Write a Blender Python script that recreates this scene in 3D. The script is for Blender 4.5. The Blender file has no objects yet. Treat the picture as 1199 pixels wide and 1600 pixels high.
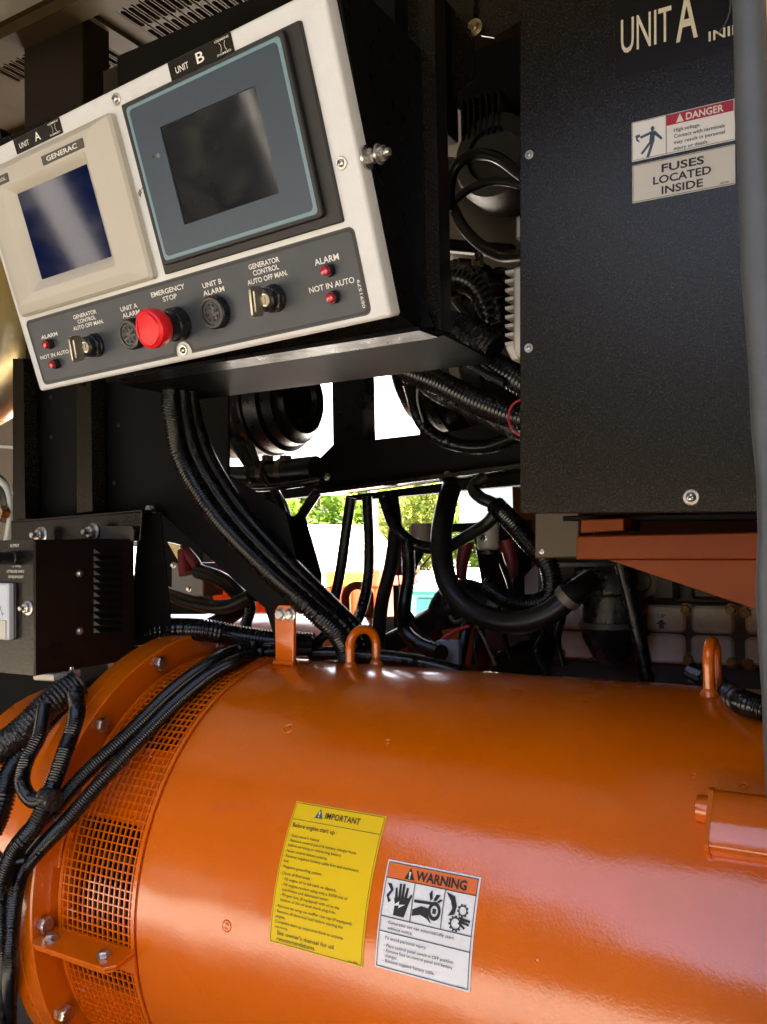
import bpy, bmesh, math, random
from mathutils import Vector as V, Matrix
random.seed(7)
SC = bpy.context.scene
COL = SC.collection
R_ = math.radians

# ------------------------------------------------------------------ camera
FPX = 1355.0                       # focal length in pixels of the 1199x1600 photograph
def _cam_axes(yaw, pitch, roll):
    cy, sy, cp, sp, cr, sr = math.cos(yaw), math.sin(yaw), math.cos(pitch), math.sin(pitch), math.cos(roll), math.sin(roll)
    f = V((sy*cp, cy*cp, sp)); r0 = V((cy, -sy, 0)); u0 = r0.cross(f)
    return r0*cr + u0*sr, f, u0*cr - r0*sr
RT, FW, UP = _cam_axes(R_(-30.73), R_(1.92), R_(-1.03))
cd = bpy.data.cameras.new('camera'); cam = bpy.data.objects.new('camera', cd); COL.objects.link(cam)
cam.matrix_world = Matrix(((RT.x, UP.x, -FW.x, 0), (RT.y, UP.y, -FW.y, 0), (RT.z, UP.z, -FW.z, 0), (0, 0, 0, 1)))
cd.sensor_fit = 'VERTICAL'; cd.sensor_height = 24; cd.lens = FPX/1600*24
cd.clip_start = 0.02; cd.clip_end = 3000
SC.camera = cam

# ------------------------------------------------------------------ world, sun, exposure
SUN_EL, SUN_AZ = R_(57), R_(14)   # azimuth from +Y towards +X
wd = bpy.data.worlds.new('World'); SC.world = wd; wd.use_nodes = True
nt = wd.node_tree; nt.nodes.clear()
sky = nt.nodes.new('ShaderNodeTexSky'); sky.sky_type = 'NISHITA'; sky.sun_disc = False
sky.sun_elevation = SUN_EL; sky.sun_rotation = SUN_AZ; sky.altitude = 200; sky.air_density = .35; sky.dust_density = 9.0; sky.ozone_density = .2
bg = nt.nodes.new('ShaderNodeBackground'); bg.inputs['Strength'].default_value = 0.15
wo = nt.nodes.new('ShaderNodeOutputWorld')
nt.links.new(sky.outputs[0], bg.inputs[0]); nt.links.new(bg.outputs[0], wo.inputs[0])
sl = bpy.data.lights.new('sun', 'SUN'); sl.energy = 5.0; sl.angle = R_(0.5); sl.color = (1, .95, .86)
so = bpy.data.objects.new('sun', sl); COL.objects.link(so)
sd = V((math.sin(SUN_AZ)*math.cos(SUN_EL), math.cos(SUN_AZ)*math.cos(SUN_EL), math.sin(SUN_EL)))
so.rotation_euler = sd.to_track_quat('Z', 'Y').to_euler()
vs = SC.view_settings; vs.view_transform = 'Standard'; vs.look = 'None'; vs.gamma = 1; vs.use_curve_mapping = False
vs.exposure = 3.7
SC.render.engine = 'CYCLES'
SC.cycles.use_denoising = True; SC.cycles.max_bounces = 8; SC.cycles.diffuse_bounces = 5; SC.cycles.glossy_bounces = 4
SC.cycles.sample_clamp_indirect = 6.0; SC.cycles.caustics_reflective = False; SC.cycles.caustics_refractive = False

# ------------------------------------------------------------------ geometry helpers
def ray(px, py): return RT*((px-600)/FPX) + FW - UP*((py-800)/FPX)
def atX(px, py, X): d = ray(px, py); return d*(X/d.x)
def atY(px, py, Y): d = ray(px, py); return d*(Y/d.y)
def atZ(px, py, Z): d = ray(px, py); return d*(Z/d.z)
class Fr:
    """right-handed frame: u to the right, v up, n out of the surface"""
    def __init__(s, o, u=(1, 0, 0), v=(0, 0, 1)):
        s.o = V(o); s.u = V(u).normalized(); v = V(v); s.v = (v - s.u*v.dot(s.u)).normalized(); s.n = s.u.cross(s.v)
    def p(s, x, y, z=0.0): return s.o + s.u*x + s.v*y + s.n*z
    def loc(s, px, py, z=0.0):
        d = ray(px, py); t = (s.o + s.n*z).dot(s.n)/d.dot(s.n); q = d*t - s.o
        return q.dot(s.u), q.dot(s.v)
    def at(s, x, y, z=0.0): return Fr(s.p(x, y, z), s.u, s.v)
    def mat(s, x=0, y=0, z=0, rot=0):
        m = Matrix(((s.u.x, s.v.x, s.n.x), (s.u.y, s.v.y, s.n.y), (s.u.z, s.v.z, s.n.z))).to_4x4()
        m.translation = s.p(x, y, z)
        return m @ Matrix.Rotation(rot, 4, 'Z')
W = Fr((0, 0, 0))                                  # front view of the machine: u = X, v = Z, n = -Y
def WY(Y): return Fr((0, Y, 0))                    # front-facing plane at depth Y
def WX(X): return Fr((X, 0, 0), (0, 1, 0), (0, 0, 1))   # plane facing +X: u = Y, v = Z
def WZ(Z): return Fr((0, 0, Z))                    # unused depth helper

def rrect(x0, y0, x1, y1, r=0.0, seg=4):
    if r <= 0: return [(x0, y0), (x1, y0), (x1, y1), (x0, y1)]
    out = []
    for cx, cy, a in ((x1-r, y0+r, -90), (x1-r, y1-r, 0), (x0+r, y1-r, 90), (x0+r, y0+r, 180)):
        for k in range(seg+1):
            t = R_(a + 90*k/seg); out.append((cx+r*math.cos(t), cy+r*math.sin(t)))
    return out
def offs(poly, d):
    """shrink a counter-clockwise polygon by d"""
    n = len(poly); out = []
    for i in range(n):
        a, b, c = poly[i-1], poly[i], poly[(i+1) % n]
        e1 = V((b[0]-a[0], b[1]-a[1])); e2 = V((c[0]-b[0], c[1]-b[1]))
        if e1.length < 1e-9: e1 = e2
        if e2.length < 1e-9: e2 = e1
        e1 = e1.normalized(); e2 = e2.normalized()
        n1 = V((-e1.y, e1.x)); n2 = V((-e2.y, e2.x)); m = n1+n2
        if m.length < 1e-6: m = n1
        m = m.normalized(); k = d/max(.35, m.dot(n1)); out.append((b[0]+m.x*k, b[1]+m.y*k))
    return out
def ccw(poly):
    s = sum(poly[i-1][0]*poly[i][1]-poly[i][0]*poly[i-1][1] for i in range(len(poly)))
    return poly if s > 0 else poly[::-1]

class MB:
    def __init__(s): s.v = []; s.f = []
    def add(s, vs, fs):
        b = len(s.v); s.v += [V(q) for q in vs]; s.f += [tuple(b+i for i in f) for f in fs]; return s
    def box(s, F, x0, x1, y0, y1, z0, z1):
        return s.add([F.p(x, y, z) for z in (z0, z1) for x, y in ((x0, y0), (x1, y0), (x1, y1), (x0, y1))],
                     [(3, 2, 1, 0), (4, 5, 6, 7), (0, 1, 5, 4), (1, 2, 6, 5), (2, 3, 7, 6), (3, 0, 4, 7)])
    def bbox(s, F, x0, x1, y0, y1, z0, z1, b=.002, r=None):
        """box with chamfered front and back edges and rounded corners"""
        return s.prism(F, rrect(x0, y0, x1, y1, b if r is None else r, 3), z0, z1, b, b)
    def prism(s, F, poly, z0, z1, ch=0.0, chb=0.0):
        poly = ccw(poly); n = len(poly); rings = []
        if chb: rings.append((offs(poly, chb), z0)); rings.append((poly, z0+chb))
        else: rings.append((poly, z0))
        if ch: rings.append((poly, z1-ch)); rings.append((offs(poly, ch), z1))
        else: rings.append((poly, z1))
        vs = [F.p(x, y, z) for pl, z in rings for x, y in pl]; fs = [tuple(range(n-1, -1, -1))]
        for k in range(len(rings)-1):
            for i in range(n):
                j = (i+1) % n; fs.append((k*n+i, k*n+j, (k+1)*n+j, (k+1)*n+i))
        fs.append(tuple((len(rings)-1)*n+i for i in range(n)))
        return s.add(vs, fs)
    def loops(s, F, loops, close=True, cap0=False, cap1=False):
        """skin between equal-count closed loops [(poly, z), ...]"""
        n = len(loops[0][0]); vs = [F.p(x, y, z) for pl, z in loops for x, y in pl]; fs = []
        for k in range(len(loops)-1):
            for i in range(n):
                j = (i+1) % n; fs.append((k*n+i, k*n+j, (k+1)*n+j, (k+1)*n+i))
        if cap0: fs.append(tuple(range(n-1, -1, -1)))
        if cap1: fs.append(tuple((len(loops)-1)*n+i for i in range(n)))
        return s.add(vs, fs)
    def frame(s, F, outer, inner, z0, z1, ch=0.0):
        lp = [(outer, z0), (outer, z1-ch)]
        if ch: lp.append((offs(outer, ch), z1))
        if ch: lp.append((offs(inner, -ch), z1))
        lp += [(inner, z1-ch), (inner, z0)]
        return s.loops(F, lp)
    def lathe(s, F, cx, cy, prof, seg=24, a0=0.0, a1=360.0, cap=True):
        full = abs(a1-a0) > 359.9; n = seg if full else seg+1
        vs = []; fs = []
        for r, z in prof:
            for i in range(n):
                t = R_(a0 + (a1-a0)*i/seg); vs.append(F.p(cx+r*math.cos(t), cy+r*math.sin(t), z))
        for k in range(len(prof)-1):
            for i in range(seg):
                j = (i+1) % n; fs.append((k*n+i, k*n+j, (k+1)*n+j, (k+1)*n+i))
        if cap and full:
            if prof[0][0] > 1e-6: fs.append(tuple(range(n-1, -1, -1)))
            if prof[-1][0] > 1e-6: fs.append(tuple((len(prof)-1)*n+i for i in range(n)))
        return s.add(vs, fs)
    def tube(s, pts, r, seg=10, rib=0.0, pitch=.004, step=None, cap=True, rf=None):
        pts = [V(q) for q in pts]; P = []
        n = len(pts)
        for i in range(n-1):
            p0 = pts[i-1] if i else pts[0]*2-pts[1]; p1 = pts[i]; p2 = pts[i+1]; p3 = pts[i+2] if i+2 < n else pts[-1]*2-pts[-2]
            for k in range(24):
                t = k/24.0
                P.append(.5*((2*p1)+(p2-p0)*t+(2*p0-5*p1+4*p2-p3)*t*t+(3*p1-p0-3*p2+p3)*t**3))
        P.append(pts[-1])
        L = [0.0]
        for i in range(1, len(P)): L.append(L[-1]+(P[i]-P[i-1]).length)
        tot = L[-1]
        ds = step or (pitch/4 if rib else max(.006, tot/80))
        m = max(4, int(tot/ds)); Q = []; j = 0
        for k in range(m+1):
            x = tot*k/m
            while j < len(L)-2 and L[j+1] < x: j += 1
            t = (x-L[j])/max(1e-9, L[j+1]-L[j]); Q.append(P[j].lerp(P[j+1], min(1, t)))
        nrm = None; vs = []; fs = []
        for k, q in enumerate(Q):
            tg = (Q[min(k+1, m)]-Q[max(k-1, 0)]).normalized()
            if nrm is None:
                nrm = tg.cross(V((0, 0, 1)) if abs(tg.z) < .9 else V((1, 0, 0))).normalized()
            else:
                nrm = (nrm - tg*nrm.dot(tg)).normalized()
            b = tg.cross(nrm)
            rr = r if rf is None else r*rf(k/m)
            if rib: rr += rib*(1 if k % 4 in (0, 1) else -1)
            for i in range(seg):
                a = 2*math.pi*i/seg; vs.append(q + nrm*(rr*math.cos(a)) + b*(rr*math.sin(a)))
        for k in range(m):
            for i in range(seg):
                j2 = (i+1) % seg; fs.append((k*seg+i, k*seg+j2, (k+1)*seg+j2, (k+1)*seg+i))
        if cap: fs.append(tuple(range(seg-1, -1, -1))); fs.append(tuple(m*seg+i for i in range(seg)))
        return s.add(vs, fs)
    def hexh(s, F, cx, cy, r, z0, z1, ch=.0008, rot=0):
        pl = [(cx+r*math.cos(R_(60*i+rot)), cy+r*math.sin(R_(60*i+rot))) for i in range(6)]
        return s.prism(F, pl, z0, z1, ch)

def mesh_of(mb, name, smooth=35, weld=False):
    me = bpy.data.meshes.new(name); me.from_pydata([tuple(q) for q in mb.v], [], mb.f)
    bm = bmesh.new(); bm.from_mesh(me)
    if weld: bmesh.ops.remove_doubles(bm, verts=bm.verts, dist=1e-6)
    bmesh.ops.recalc_face_normals(bm, faces=bm.faces); bm.to_mesh(me); bm.free()
    if smooth:
        me.shade_smooth(); me.set_sharp_from_angle(angle=R_(smooth))
    return me
ORIG = {}
def base_of(o):
    while o.parent: o = o.parent
    return ORIG.get(o.name, V((0, 0, 0)))
def thing(name, label, cat, loc, group=None):
    o = bpy.data.objects.new(name, None); COL.objects.link(o); o.empty_display_size = .02
    o.location = V(loc); ORIG[o.name] = V(loc)
    o['label'] = label; o['category'] = cat
    if group: o['group'] = group
    return o
def part(name, mb, mat, parent, smooth=35, label=None, weld=False, raw=False):
    off = base_of(parent)
    if not raw: mb.v = [q-off for q in mb.v]
    me = mesh_of(mb, name, smooth, weld); me.materials.append(mat)
    o = bpy.data.objects.new(name, me); COL.objects.link(o); o.parent = parent
    if label: o['label'] = label
    return o
def inst(name, me, mtx, parent):
    o = bpy.data.objects.new(name, me); COL.objects.link(o); o.parent = parent
    o.matrix_local = Matrix.Translation(-base_of(parent)) @ mtx
    return o
def single(name, mb, mat, label, cat, smooth=35, group=None, kind=None):
    c = V((0, 0, 0))
    for q in mb.v: c += q
    c = c/len(mb.v)
    mb.v = [q-c for q in mb.v]
    me = mesh_of(mb, name, smooth); me.materials.append(mat)
    o = bpy.data.objects.new(name, me); COL.objects.link(o); o.location = c; ORIG[o.name] = c
    if label: o['label'] = label
    if cat: o['category'] = cat
    if group: o['group'] = group
    if kind: o['kind'] = kind
    return o
def structure(name, mb, mat, smooth=0):
    return single(name, mb, mat, None, None, smooth, kind='structure')

# ------------------------------------------------------------------ lettering
def glyphs(s, bold=0.0, res=2, spacing=1.0):
    c = bpy.data.curves.new('t', 'FONT'); c.body = s; c.resolution_u = res; c.offset = bold; c.space_character = spacing
    o = bpy.data.objects.new('t', c); m = o.to_mesh()
    vs = [(v.co.x, v.co.y) for v in m.vertices]; fs = [tuple(p.vertices) for p in m.polygons]
    o.to_mesh_clear(); bpy.data.objects.remove(o); bpy.data.curves.remove(c)
    return vs, fs
def text_in(mb, mapf, s, x0, x1, yb, h, bold=.0, res=2, flip=False, spacing=1.0, shear=0):
    """letters fitted between x0 and x1 with baseline yb and capital height h; mapf(x, y) -> point"""
    vs, fs = glyphs(s, bold, res, spacing)
    if not vs: return
    a = min(v[0] for v in vs); b = max(v[0] for v in vs); k = (x1-x0)/(b-a); hk = h/.729
    pts = []
    for x, y in vs:
        X = x0+(x-a)*k; Y = yb+y*hk
        X += shear*(Y-yb)
        if flip: X = x0+x1-X; Y = 2*yb+h-Y
        pts.append(mapf(X, Y))
    mb.add(pts, fs)

# ------------------------------------------------------------------ materials
def mat(name, col, rough=.5, metal=0.0, bump=None, var=None, coat=0.0, spec=.5, rvar=None, trans=0.0, emit=None, specks=None, alpha=None, aniso=None):
    m = bpy.data.materials.new(name); m.use_nodes = True; t = m.node_tree; b = t.nodes['Principled BSDF']; L = t.links
    b.inputs['Base Color'].default_value = (*col, 1); b.inputs['Roughness'].default_value = rough; b.inputs['Metallic'].default_value = metal
    b.inputs['Specular IOR Level'].default_value = spec
    if coat: b.inputs['Coat Weight'].default_value = coat; b.inputs['Coat Roughness'].default_value = .13; b.inputs['Coat IOR'].default_value = 1.72
    if trans: b.inputs['Transmission Weight'].default_value = trans
    if emit: b.inputs['Emission Color'].default_value = (*emit[0], 1); b.inputs['Emission Strength'].default_value = emit[1]
    if bump or var or rvar or specks:
        g = t.nodes.new('ShaderNodeNewGeometry')
    def noise(sc, det=3, rg=.6):
        n = t.nodes.new('ShaderNodeTexNoise'); n.inputs['Scale'].default_value = sc; n.inputs['Detail'].default_value = det; n.inputs['Roughness'].default_value = rg
        L.new(g.outputs['Position'], n.inputs['Vector']); return n
    def ramp(src, a, b_, c0, c1):
        r = t.nodes.new('ShaderNodeValToRGB'); r.color_ramp.elements[0].position = a; r.color_ramp.elements[1].position = b_
        r.color_ramp.elements[0].color = c0; r.color_ramp.elements[1].color = c1; L.new(src, r.inputs[0]); return r
    csrc = None
    if var:                                   # (scale, second colour, lo, hi)
        n = noise(var[0], 5, .65); r = ramp(n.outputs['Fac'], var[2], var[3], (*col, 1), (*var[1], 1)); csrc = r.outputs[0]
    for specks in ([] if not specks else specks if isinstance(specks, list) else [specks]):   # (scale, colour, size)
        vn = t.nodes.new('ShaderNodeTexVoronoi'); vn.inputs['Scale'].default_value = specks[0]; L.new(g.outputs['Position'], vn.inputs['Vector'])
        n2 = noise(specks[0]*.13, 2); mth = t.nodes.new('ShaderNodeMath'); mth.operation = 'MULTIPLY_ADD'
        L.new(n2.outputs['Fac'], mth.inputs[0]); mth.inputs[1].default_value = -specks[2]*2.2; mth.inputs[2].default_value = specks[2]*1.05
        cmp_ = t.nodes.new('ShaderNodeMath'); cmp_.operation = 'LESS_THAN'; L.new(vn.outputs['Distance'], cmp_.inputs[0])
        ab = t.nodes.new('ShaderNodeMath'); ab.operation = 'ABSOLUTE'; L.new(mth.outputs[0], ab.inputs[0]); L.new(ab.outputs[0], cmp_.inputs[1])
        mx = t.nodes.new('ShaderNodeMix'); mx.data_type = 'RGBA'; L.new(cmp_.outputs[0], mx.inputs['Factor'])
        if csrc: L.new(csrc, mx.inputs['A'])
        else: mx.inputs['A'].default_value = (*col, 1)
        mx.inputs['B'].default_value = (*specks[1], 1); csrc = mx.outputs['Result']
    if csrc: L.new(csrc, b.inputs['Base Color'])
    if rvar:                                  # (scale, lo, hi)
        n = noise(rvar[0], 4); r = ramp(n.outputs['Fac'], .35, .7, (rvar[1],)*3+(1,), (rvar[2],)*3+(1,)); L.new(r.outputs[0], b.inputs['Roughness'])
    if bump:
        prev = None
        for sc, st, di in bump:
            n = noise(sc, 2); bp = t.nodes.new('ShaderNodeBump'); bp.inputs['Strength'].default_value = st; bp.inputs['Distance'].default_value = di
            L.new(n.outputs['Fac'], bp.inputs['Height'])
            if prev: L.new(prev.outputs[0], bp.inputs['Normal'])
            prev = bp
        L.new(prev.outputs[0], b.inputs['Normal'])
        if coat: L.new(prev.outputs[0], b.inputs['Coat Normal'])
    return m
M = {}
M['black_coat'] = mat('black_powder_coat', (.0060, .0046, .0031), .25, bump=[(620, .36, .00035)], var=(520, (.040, .032, .023), .50, .74), spec=.42)  # pale flecks in the colour imitate the sparkle of the grain
M['black_paint'] = mat('black_paint', (.0045, .0044, .0044), .35, bump=[(600, .2, .0003)], rvar=(60, .25, .42), spec=.2)
M['black_sheet'] = mat('black_sheet', (.0035, .0031, .0028), .55, bump=[(900, .2, .0003)], var=(30, (.006, .005, .0042), .4, .8), spec=.10)
M['black_plastic'] = mat('black_plastic', (.010, .010, .011), .28, rvar=(90, .22, .45))
M['conduit'] = mat('conduit_plastic', (.005, .005, .0052), .22, rvar=(70, .15, .32), var=(25, (.011, .010, .009), .5, .8), spec=.55)
M['cable'] = mat('cable_rubber', (.006, .0057, .0054), .36, rvar=(50, .28, .5), var=(30, (.014, .012, .010), .5, .8), spec=.35)
M['tape'] = mat('tape', (.012, .012, .012), .3, bump=[(90, .9, .006)], rvar=(40, .2, .5))
M['white_coat'] = mat('white_powder_coat', (.72, .735, .735), .42, bump=[(480, .3, .0007)], var=(55, (.665, .67, .655), .45, .8), specks=(120, (.25, .2, .15), .05))
M['beige'] = mat('beige_plastic', (.50, .475, .41), .45, bump=[(900, .12, .0003)], var=(40, (.50, .46, .385), .45, .8))
M['badge'] = mat('badge_grey', (.07, .067, .06), .4)
M['print_white'] = mat('print_white', (.78, .77, .72), .5)
M['print_cream'] = mat('print_cream', (.74, .68, .52), .5)
M['print_black'] = mat('print_black', (.012, .012, .012), .45)
M['print_grey'] = mat('print_grey', (.08, .08, .075), .5)
M['print_blue'] = mat('print_blue', (.05, .09, .14), .5)
M['ink'] = mat('marker_ink', (.02, .018, .02), .5)
M['pink_mark'] = mat('pink_marker', (.62, .10, .10), .4)
M['bezel_light'] = mat('bezel_light_blue', (.16, .27, .32), .4, bump=[(700, .1, .0003)])
M['bezel_dark'] = mat('bezel_slate', (.034, .055, .084), .38, bump=[(700, .1, .0003)], var=(60, (.039, .061, .091), .4, .8))
M['screen_dark'] = mat('screen_dark', (.0125, .0140, .0180), .16, var=(30, (.0135, .0150, .0190), .4, .8), rvar=(40, .05, .08), spec=.45, specks=(260, (.2, .2, .2), .03))
M['screen_blue'] = mat('screen_blue', (.0006, .005, .042), .06, spec=.4, specks=(300, (.3, .3, .35), .03))
M['gasket'] = mat('gasket_black', (.012, .012, .012), .5, bump=[(500, .2, .0004)])
M['overlay'] = mat('overlay_grey', (.038, .045, .055), .42, bump=[(900, .1, .0003)], var=(30, (.050, .056, .064), .42, .75), specks=(180, (.25, .24, .22), .035))
M['red_plastic'] = mat('red_plastic', (.80, .012, .020), .38, bump=[(600, .08, .0003)], spec=.4)
M['red_lens'] = mat('red_lens', (.45, .006, .03), .15, spec=.6, coat=.5)
M['red_rubber'] = mat('red_rubber', (.16, .010, .014), .5)
M['steel'] = mat('zinc_steel', (.62, .60, .56), .32, 1.0, bump=[(300, .15, .0004)], rvar=(90, .22, .45))
M['brass_steel'] = mat('yellow_zinc', (.55, .45, .25), .32, 1.0, rvar=(90, .22, .45))
M['key_brass'] = mat('key_metal', (.46, .42, .33), .38, 1.0, bump=[(200, .15, .0004)])
M['gold_pipe'] = mat('gold_zinc_pipe', (.52, .40, .17), .34, .9, var=(9, (.62, .52, .36), .4, .7), rvar=(14, .25, .5))
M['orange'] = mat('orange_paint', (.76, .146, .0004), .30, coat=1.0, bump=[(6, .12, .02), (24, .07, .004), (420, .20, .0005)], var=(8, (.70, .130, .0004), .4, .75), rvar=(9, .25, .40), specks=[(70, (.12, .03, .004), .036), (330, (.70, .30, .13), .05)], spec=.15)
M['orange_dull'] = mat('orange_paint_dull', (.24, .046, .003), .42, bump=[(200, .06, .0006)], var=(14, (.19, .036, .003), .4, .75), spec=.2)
M['core'] = mat('winding_brown', (.016, .009, .004), .6, var=(30, (.006, .004, .002), .4, .7), spec=.2)
M['fan'] = mat('fan_casting', (.05, .030, .009), .55, var=(30, (.025, .015, .005), .4, .7), spec=.2)
M['yellow_label'] = mat('yellow_label', (.86, .58, .002), .45, spec=.3, bump=[(60, .1, .002)])
M['white_label'] = mat('white_label', (.84, .84, .825), .40, bump=[(60, .12, .003)])
M['cream_label'] = mat('cream_label', (.64, .615, .54), .32, bump=[(55, .2, .003)])
M['orange_label'] = mat('orange_label', (.80, .16, .015), .38)
M['danger_red'] = mat('danger_red', (.42, .008, .03), .35)
M['decal_black'] = mat('decal_black', (.010, .008, .0058), .26, bump=[(380, .15, .0006)], spec=.33)
M['alu'] = mat('cast_aluminium', (.42, .38, .31), .48, .55, bump=[(220, .25, .0008)], var=(45, (.30, .26, .2), .4, .75))
M['alu_light'] = mat('alu_light', (.60, .56, .49), .5, .25, bump=[(300, .2, .0006)])
M['engine'] = mat('engine_grey', (.11, .095, .07), .5, .15, bump=[(160, .3, .001)], var=(22, (.045, .036, .025), .4, .75))
M['engine_plate'] = mat('engine_plate', (.66, .66, .56), .48, .1, bump=[(160, .25, .001)], var=(26, (.46, .46, .38), .4, .75))
M['rust_bolt'] = mat('rust_bolt', (.34, .20, .08), .5, .6, var=(90, (.10, .06, .03), .4, .7))
M['tan_paint'] = mat('tan_paint', (.034, .021, .008), .6, spec=.12, bump=[(400, .2, .0005)], var=(8, (.022, .014, .006), .4, .75))
M['tan_dark'] = mat('tan_dark', (.022, .015, .007), .65, spec=.1, var=(8, (.020, .014, .007), .4, .75))
M['dark_cast'] = mat('dark_casting', (.030, .027, .023), .5, .1, bump=[(200, .2, .0006)], var=(24, (.018, .016, .014), .4, .75))
M['brown_post'] = mat('brown_post', (.009, .0058, .0028), .45, bump=[(300, .2, .0006)], var=(9, (.006, .004, .002), .4, .75), spec=.2)
M['gold_box'] = mat('gold_box', (.060, .038, .010), .45, bump=[(300, .2, .0005)])
M['seal'] = mat('door_seal', (.075, .082, .088), .5, bump=[(120, .3, .002), (900, .3, .0004)], var=(22, (.055, .062, .068), .4, .75), specks=(90, (.5, .5, .48), .05))
M['sheet_blue'] = mat('pale_sheet', (.55, .72, .84), .25, .0, var=(16, (.46, .62, .74), .4, .7))
M['grey_plate'] = mat('grey_plate', (.20, .21, .21), .45)
M['glass'] = mat('meter_glass', (.75, .78, .80), .12, spec=.6, coat=.3)
M['meter_face'] = mat('meter_face', (.62, .66, .70), .4)
M['pale_cable'] = mat('pale_cable', (.55, .58, .50), .4)
M['red_wire'] = mat('red_wire', (.45, .015, .03), .4)
M['green_wire'] = mat('green_wire', (.05, .35, .08), .4)
M['hollow'] = mat('dark_void', (.006, .005, .004), .8)  # near-black for openings and seams, their inner shade put into the colour
M['tray_black'] = mat('tray_black', (.004, .0034, .0026), .50, bump=[(520, .3, .0004)], var=(520, (.012, .0095, .007), .5, .74), spec=.02)
M['charger_side'] = mat('charger_side', (.010, .0065, .005), .38, bump=[(700, .2, .0003)], spec=.4, rvar=(40, .3, .45))
for _k in ('black_coat',):
    M[_k].node_tree.nodes['Principled BSDF'].inputs['Specular Tint'].default_value = (1, .93, .80, 1)
# ================================================================== setting
M['ground'] = mat('pale_gravel', (.115, .105, .085), .9, bump=[(6, .5, .05), (60, .6, .02)], var=(.8, (.15, .135, .11), .35, .7))
M['floor'] = mat('skid_floor', (.03, .026, .022), .6, var=(9, (.015, .013, .012), .4, .7))
g = MB(); g.add([(-900, -900, -1.35), (900, -900, -1.35), (900, 900, -1.35), (-900, 900, -1.35)], [(0, 1, 2, 3)])
structure('ground', g, M['ground'])
M['concrete'] = mat('pale_concrete', (.56, .54, .49), .85, bump=[(30, .3, .01)], var=(.6, (.62, .60, .55), .35, .7))
g = MB(); g.add([(-60, 2.6, -1.346), (40, 2.6, -1.346), (40, 34, -1.346), (-60, 34, -1.346)], [(0, 1, 2, 3)])
structure('yard_pavement', g, M['concrete'])
g = MB(); g.box(Fr((0, 0, -.80), (1, 0, 0), (0, 1, 0)), -2.7, 1.15, -.02, 2.4, -.25, 0)
structure('floor', g, M['floor'])

# ceiling sheet with real ventilation slots
CZ = .95
cs = MB(); FC = Fr((0, 0, CZ), (1, 0, 0), (0, -1, 0))          # n = -Z : u = X, v = -Y
def slot_cell(x0, x1, y0, y1, sx0, sx1, sy0, sy1):
    o = [(x0, -y0), (x0, -y1), (x1, -y1), (x1, -y0)]
    inn = rrect(sx0, -sy1, sx1, -sy0, (sx1-sx0)*.499, 3)          # ccw in (x, -y)
    outer = []
    for (x, y) in inn:                                            # push every slot point out to the cell border
        cx, cy = (x0+x1)/2, -(y0+y1)/2; dx, dy = x-cx, y-cy
        k = min((x1-x0)/2/abs(dx) if abs(dx) > 1e-6 else 9e9, (y1-y0)/2/abs(dy) if abs(dy) > 1e-6 else 9e9)
        outer.append((cx+dx*k, cy+dy*k))
    cs.loops(FC, [(outer, 0), (inn, 0), (inn, -.012)])
    for qx, qy in o:                                              # fill the corners of the cell
        near = sorted(outer, key=lambda p: (p[0]-qx)**2+(p[1]-qy)**2)
        a = min((p for p in outer if abs(p[1]-qy) < 1e-6), key=lambda p: abs(p[0]-qx), default=None)
        b = min((p for p in outer if abs(p[0]-qx) < 1e-6), key=lambda p: abs(p[1]-qy), default=None)
        if a and b: cs.add([FC.p(qx, qy, 0), FC.p(*a, 0), FC.p(*b, 0)], [(0, 1, 2)])
rows = [(1.064, 1.128, 1.069, 1.123), (1.128, 1.190, 1.134, 1.184)]
pitch = .0195; xs = []
x = -1.52
while x < -.70:
    xs.append(x); x += pitch
def is_slot(x): return x > -1.17 or -1.372 < x < -1.262 or x < -1.40
def rect(x0, x1, y0, y1): cs.add([(x0, y0, CZ), (x1, y0, CZ), (x1, y1, CZ), (x0, y1, CZ)], [(0, 1, 2, 3)])
xe = xs[-1]+pitch
for y0, y1, s0, s1 in rows:
    for x in xs:
        if is_slot(x+pitch/2): slot_cell(x, x+pitch, y0, y1, x+.0045, x+pitch-.0045, s0, s1)
        else: rect(x, x+pitch, y0, y1)
rect(-2.7, xs[0], 1.064, 1.19); rect(xe, 1.15, 1.064, 1.19); rect(-2.7, 1.15, .975, 1.064); rect(-2.7, 1.15, 1.19, 2.4)
ceil = structure('ceiling', cs, M['tan_paint'])
M['bounce_panel'] = mat('roof_bounce_panel', (.26, .23, .18), .8, var=(5, (.22, .195, .155), .4, .7))
bnc = MB(); bnc.add([(-2.7, -.12, CZ), (1.15, -.12, CZ), (1.15, .975, CZ), (-2.7, .975, CZ)], [(0, 1, 2, 3)]); structure('ceiling_bounce_panel', bnc, M['bounce_panel'])  # pale unseen panel added to bounce light down onto the barrel
r1 = MB(); r1.box(Fr((0, 0, CZ), (1, 0, 0), (0, 1, 0)), -2.7, 1.15, -.12, 2.4, .05, .08); part('roof_skin', r1, M['black_sheet'], ceil, 0)
for (y0, y1) in ((.985, 1.03), (1.26, 1.30)):
    rb = MB(); rb.box(Fr((0, 0, CZ), (1, 0, 0), (0, 1, 0)), -2.7, 1.15, y0, y1, -.022, -.001); part('roof_rib', rb, M['tan_paint'], ceil, 0)
for xx in (-1.215, -1.39):
    rb = MB(); rb.box(Fr((0, 0, CZ), (1, 0, 0), (0, 1, 0)), xx-.012, xx+.012, 1.032, 1.258, -.010, -.001); part('roof_rib', rb, M['tan_paint'], ceil, 0)
hd = MB(); hd.box(Fr((0, -.10, 0)), -2.7, 1.15, .76, .948, 0, .03); structure('roof_header', hd, M['black_sheet'])
hd = MB(); hd.box(Fr((0, 2.38, 0)), -2.7, 1.15, .70, .948, 0, .03); structure('roof_header', hd, M['black_sheet'])
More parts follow.
